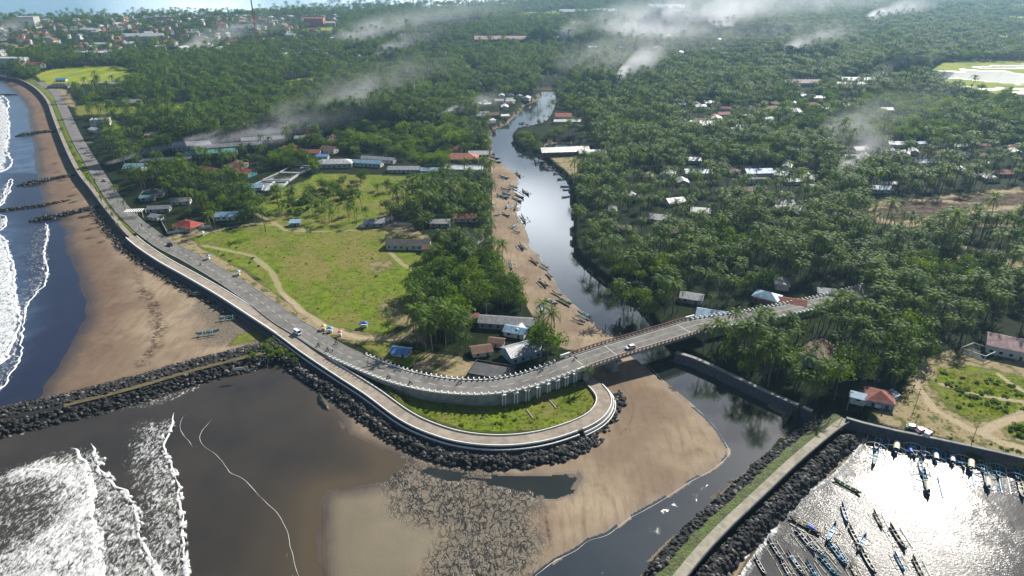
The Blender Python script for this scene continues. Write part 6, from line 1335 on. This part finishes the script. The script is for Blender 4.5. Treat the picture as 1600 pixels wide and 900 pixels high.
# banner on the breakwater and litter on the lawn
p=GV(374,581,3.2); r=empty('banner',p); tag(r,'white banner on two posts at the edge of the breakwater','banner'); a=.15
mb=MB(); mb.box((0,0,1.5),(4.4,.08,1.1)); mb.build('sheet',M_WHITE,r)
for x in (-2.1,2.1): mb=MB(); mb.tube([(x,.08,-.5),(x,.08,2.1)],.06,5); mb.build('post',M_BARK,r)
r.rotation_euler=(0,0,.18)
for (ax,ay),(bx,by),l in (((823,641),(833,654),'low concrete kerb lying across the lawn, western one'),((857,624),(869,638),'low concrete kerb lying across the lawn, eastern one')):
    A=GV(ax,ay,2.6);B=GV(bx,by,2.6);c_=(A+B)/2;d=B-A; mb=MB(); mb.box((0,0,0),(d.length,.5,.5)); mb.box((0,0,.27),(d.length*.98,.36,.06)); o=mb.build('concrete_kerb',M_WALLC); o.location=c_; o.rotation_euler=(0,0,math.atan2(d.y,d.x)); tag(o,l,'kerb block')
# street lamps and poles
for k,(px,py) in enumerate(((1500,690),(1485,700))):
    pass
def pole(px,py,h_,l,z=LAND):
    p=GV(px,py,z); r=empty('utility_pole',p); tag(r,l,'pole'); mb=MB(); mb.tube([(0,0,-.3),(0,0,h_)],[.14,.09],6); mb.build('shaft',M_WALLC,r); mb=MB(); mb.box((0,0,h_-.6),(1.8,.1,.12)); mb.build('cross_arm',M_BARK,r)
for px,py,l in ((1519,690,'thin pole on the dirt above the harbour quay'),(1323,640,'pole at the corner behind the harbour path'),(1430,635,'pole in the dirt yard by the hipped house'),(408,362,'pole beside the meadow path'),(262,362,'pole at the garden wall by the road'),(760,500,'pole in the village above the road curve')): pole(px,py,8,l)
# ------------------------------------------------------------------ smoke from small fires
def smoke_mat(name,dens,seed,size,W_=60):
    m=bpy.data.materials.new(name); m.use_nodes=True; t=m.node_tree; t.nodes.clear(); n=t.nodes.new; l=t.links.new
    o=n('ShaderNodeOutputMaterial'); v=n('ShaderNodeVolumePrincipled'); v.inputs['Color'].default_value=(.93,.95,1,1); v.inputs['Anisotropy'].default_value=.25
    tc=n('ShaderNodeTexCoord'); sp=n('ShaderNodeSeparateXYZ'); l(tc.outputs['Generated'],sp.inputs[0])
    ns=n('ShaderNodeTexNoise'); ns.inputs['Scale'].default_value=2.4; ns.inputs['Detail'].default_value=4; ns.inputs['Roughness'].default_value=.62; ns.inputs['Distortion'].default_value=.6
    mp=n('ShaderNodeMapping'); mp.inputs['Location'].default_value=(seed*3.7,seed*1.3,0); mp.inputs['Scale'].default_value=(size/90 if size<500 else size/160,W_/90,.8); l(tc.outputs['Generated'],mp.inputs[0]); l(mp.outputs[0],ns.inputs['Vector'])
    def M(op,a,b=None,c=None,cl=False):
        x=n('ShaderNodeMath'); x.operation=op; x.use_clamp=cl
        for i,q in enumerate((a,b,c)):
            if q is None: continue
            if isinstance(q,(int,float)): x.inputs[i].default_value=q
            else: l(q,x.inputs[i])
        return x.outputs[0]
    X_,Y_,Z_=sp.outputs
    # the plume starts narrow at x=0 and widens, rises and thins downwind
    wid=M('MULTIPLY_ADD',X_,.36,.07); cz=M('MULTIPLY_ADD',X_,.45,.12)
    cy_=M('ADD',.5,M('MULTIPLY',M('SINE',M('MULTIPLY',X_,5.0+seed%3)),.07))
    dy=M('DIVIDE',M('SUBTRACT',Y_,cy_),wid); dz=M('DIVIDE',M('SUBTRACT',Z_,cz),wid)
    d=M('SQRT',M('ADD',M('MULTIPLY',dy,dy),M('MULTIPLY',dz,dz)))
    fall=M('SUBTRACT',1.0,d,cl=True); th=M('POWER',M('SUBTRACT',1.0,X_,cl=True),1.6); st=M('MULTIPLY',X_,14.0,cl=True)
    nn=M('MULTIPLY',M('SUBTRACT',ns.outputs['Fac'],.36),3.0,cl=True)
    de=M('MULTIPLY',M('MULTIPLY',M('MULTIPLY',fall,th),M('MULTIPLY',nn,st)),dens); de=M('DIVIDE',de,M('ADD',.25,M('MULTIPLY',X_,1.2)))
    l(de,v.inputs['Density']); l(v.outputs[0],o.inputs['Volume']); return m
def plume(a,b,L,W,Hh,dens,label,k):
    """fire at photo position a, drifting towards b"""
    A=GV(*a,LAND); B=GV(*b,LAND); d=B-A; rz=math.atan2(d.y,d.x)
    me=bpy.data.meshes.new('smoke'); vs=[(x,y,z) for x in (0,L) for y in (-W/2,W/2) for z in (0,Hh)]
    me.from_pydata(vs,[],[(0,1,3,2),(4,6,7,5),(0,4,5,1),(2,3,7,6),(0,2,6,4),(1,5,7,3)]); o=bpy.data.objects.new('smoke',me); COL.objects.link(o)
    o.location=(A.x,A.y,LAND+.5+.01*k); o.rotation_euler=(0,0,rz); o['kind']='stuff'; o['label']=label; me.materials.append(smoke_mat('smoke',dens,k,L,W))
PL=[((962,139),(1050,105),150,60,60,.50,'thick white smoke plume rising from the pale roof up the river'),((1314,300),(1370,240),110,50,50,.16,'white smoke rising beside the cleared plots'),((165,262),(330,225),150,28,18,.40,'low white smoke drifting over the sheds by the coast road'),
 ((300,240),(470,215),190,90,34,.06,'thin smoke spread over the market halls'),((590,98),(680,70),300,150,60,.02,'grey smoke over the far village west of the river'),((680,192),(740,178),120,46,30,.12,'wisp of smoke over the far west river bank'),
 ((1130,52),(1180,5),520,300,100,.028,'tall white smoke near the hazy horizon'),((1230,92),(1310,66),320,160,60,.045,'white smoke wisp in the far eastern palms'),((1360,38),(1420,28),420,200,80,.07,'broad white smoke bank far to the east'),((1365,133),(1450,105),200,90,50,.07,'smoke rising behind the dark tree ridge'),
 ((885,75),(905,50),240,110,60,.05,'pale smoke column in the far palms'),((560,190),(640,130),300,200,60,.02,'thin blue smoke over the west palms'),((290,90),(400,60),460,260,60,.016,'bluish smoke over the far town'),
 ((1000,75),(1300,5),1600,1400,138,.009,'great pale smoke veil at the horizon'),((900,130),(1200,60),900,700,100,.005,'broad pale smoke drift over the middle of the plain'),((1280,250),(1400,200),240,140,50,.03,'thin smoke trailing over the east village'),((540,75),(760,30),900,600,90,.008,'pale smoke veil over the far river bend'),((420,240),(560,150),320,200,50,.02,'thin smoke drifting from the market halls'),((10,62),(60,40),340,180,50,.025,'blue smoke beside the coast blocks')]
for k,a in enumerate(PL): plume(*a,k)
# ------------------------------------------------------------------ light, sky, air
w=bpy.data.worlds.new('World'); SC.world=w; w.use_nodes=True; t=w.node_tree; t.nodes.clear()
sky=t.nodes.new('ShaderNodeTexSky'); sky.sky_type='NISHITA'; sky.sun_disc=False; sky.sun_elevation=SUN_EL; sky.sun_rotation=SUN_AZ
sky.air_density=1.0; sky.dust_density=1.0; sky.ozone_density=1.5
bg=t.nodes.new('ShaderNodeBackground'); bg.inputs['Strength'].default_value=SKY_S
tc=t.nodes.new('ShaderNodeTexCoord'); sep=t.nodes.new('ShaderNodeSeparateXYZ'); t.links.new(tc.outputs['Generated'],sep.inputs[0])
mz=t.nodes.new('ShaderNodeMath'); mz.operation='ADD'; mz.inputs[1].default_value=.12; t.links.new(sep.outputs['Z'],mz.inputs[0])
dv=t.nodes.new('ShaderNodeVectorMath'); dv.operation='DIVIDE'; t.links.new(tc.outputs['Generated'],dv.inputs[0]); t.links.new(mz.outputs[0],dv.inputs[1])
nz=t.nodes.new('ShaderNodeTexNoise'); nz.inputs['Scale'].default_value=.85; nz.inputs['Detail'].default_value=6; t.links.new(dv.outputs[0],nz.inputs['Vector'])
mr=t.nodes.new('ShaderNodeMapRange'); mr.inputs[1].default_value=.40; mr.inputs[2].default_value=.60; mr.inputs[4].default_value=.9; t.links.new(nz.outputs['Fac'],mr.inputs[0])
mx=t.nodes.new('ShaderNodeMix'); mx.data_type='RGBA'; mx.inputs[7].default_value=CLOUD
lo=t.nodes.new('ShaderNodeMapRange'); lo.inputs[1].default_value=.50; lo.inputs[2].default_value=.30; t.links.new(sep.outputs['Z'],lo.inputs[0])
sy=t.nodes.new('ShaderNodeMapRange'); sy.inputs[1].default_value=.86; sy.inputs[2].default_value=.97; t.links.new(sep.outputs['Y'],sy.inputs[0])
ml=t.nodes.new('ShaderNodeMath'); ml.operation='MULTIPLY'; t.links.new(mr.outputs[0],ml.inputs[0]); t.links.new(lo.outputs[0],ml.inputs[1])
m2=t.nodes.new('ShaderNodeMath'); m2.operation='MULTIPLY'; t.links.new(ml.outputs[0],m2.inputs[0]); t.links.new(sy.outputs[0],m2.inputs[1])
t.links.new(m2.outputs[0],mx.inputs[0]); t.links.new(sky.outputs[0],mx.inputs[6]); t.links.new(mx.outputs[2],bg.inputs[0])
wo=t.nodes.new('ShaderNodeOutputWorld'); t.links.new(bg.outputs[0],wo.inputs[0])
sun=bpy.data.objects.new('sun',bpy.data.lights.new('sun','SUN')); COL.objects.link(sun)
sun.data.energy=SUN_S; sun.data.angle=radians(.53); sun.data.color=(1,.95,.86)
sd=Vector((sin(SUN_AZ)*cos(SUN_EL),cos(SUN_AZ)*cos(SUN_EL),sin(SUN_EL)))
sun.rotation_euler=sd.to_track_quat('Z','Y').to_euler()
vs=SC.view_settings; vs.view_transform='Standard'; vs.look='None'; vs.exposure=EXPO; vs.gamma=1; vs.use_curve_mapping=False
cy=SC.cycles; SC.render.engine='CYCLES'
cy.max_bounces=6; cy.diffuse_bounces=2; cy.glossy_bounces=2; cy.transmission_bounces=2; cy.transparent_max_bounces=4; cy.volume_bounces=0
cy.sample_clamp_indirect=4; cy.use_denoising=True; cy.caustics_reflective=False; cy.caustics_refractive=False
cy.volume_step_rate=2.0; cy.volume_max_steps=64
if HAZE>0:
    mb=MB(); mb.box((0,4000,77.5),(14000,14000,163)); hz=mb.build('haze'); hz['kind']='stuff'; hz['label']='pale air fading the far land'
    m=bpy.data.materials.new('haze'); m.use_nodes=True; m.node_tree.nodes.clear()
    o=m.node_tree.nodes.new('ShaderNodeOutputMaterial'); v=m.node_tree.nodes.new('ShaderNodeVolumePrincipled')
    v.inputs['Color'].default_value=HAZEC; v.inputs['Density'].default_value=HAZE; v.inputs['Anisotropy'].default_value=.35
    m.node_tree.links.new(v.outputs[0],o.inputs['Volume']); hz.data.materials.append(m)
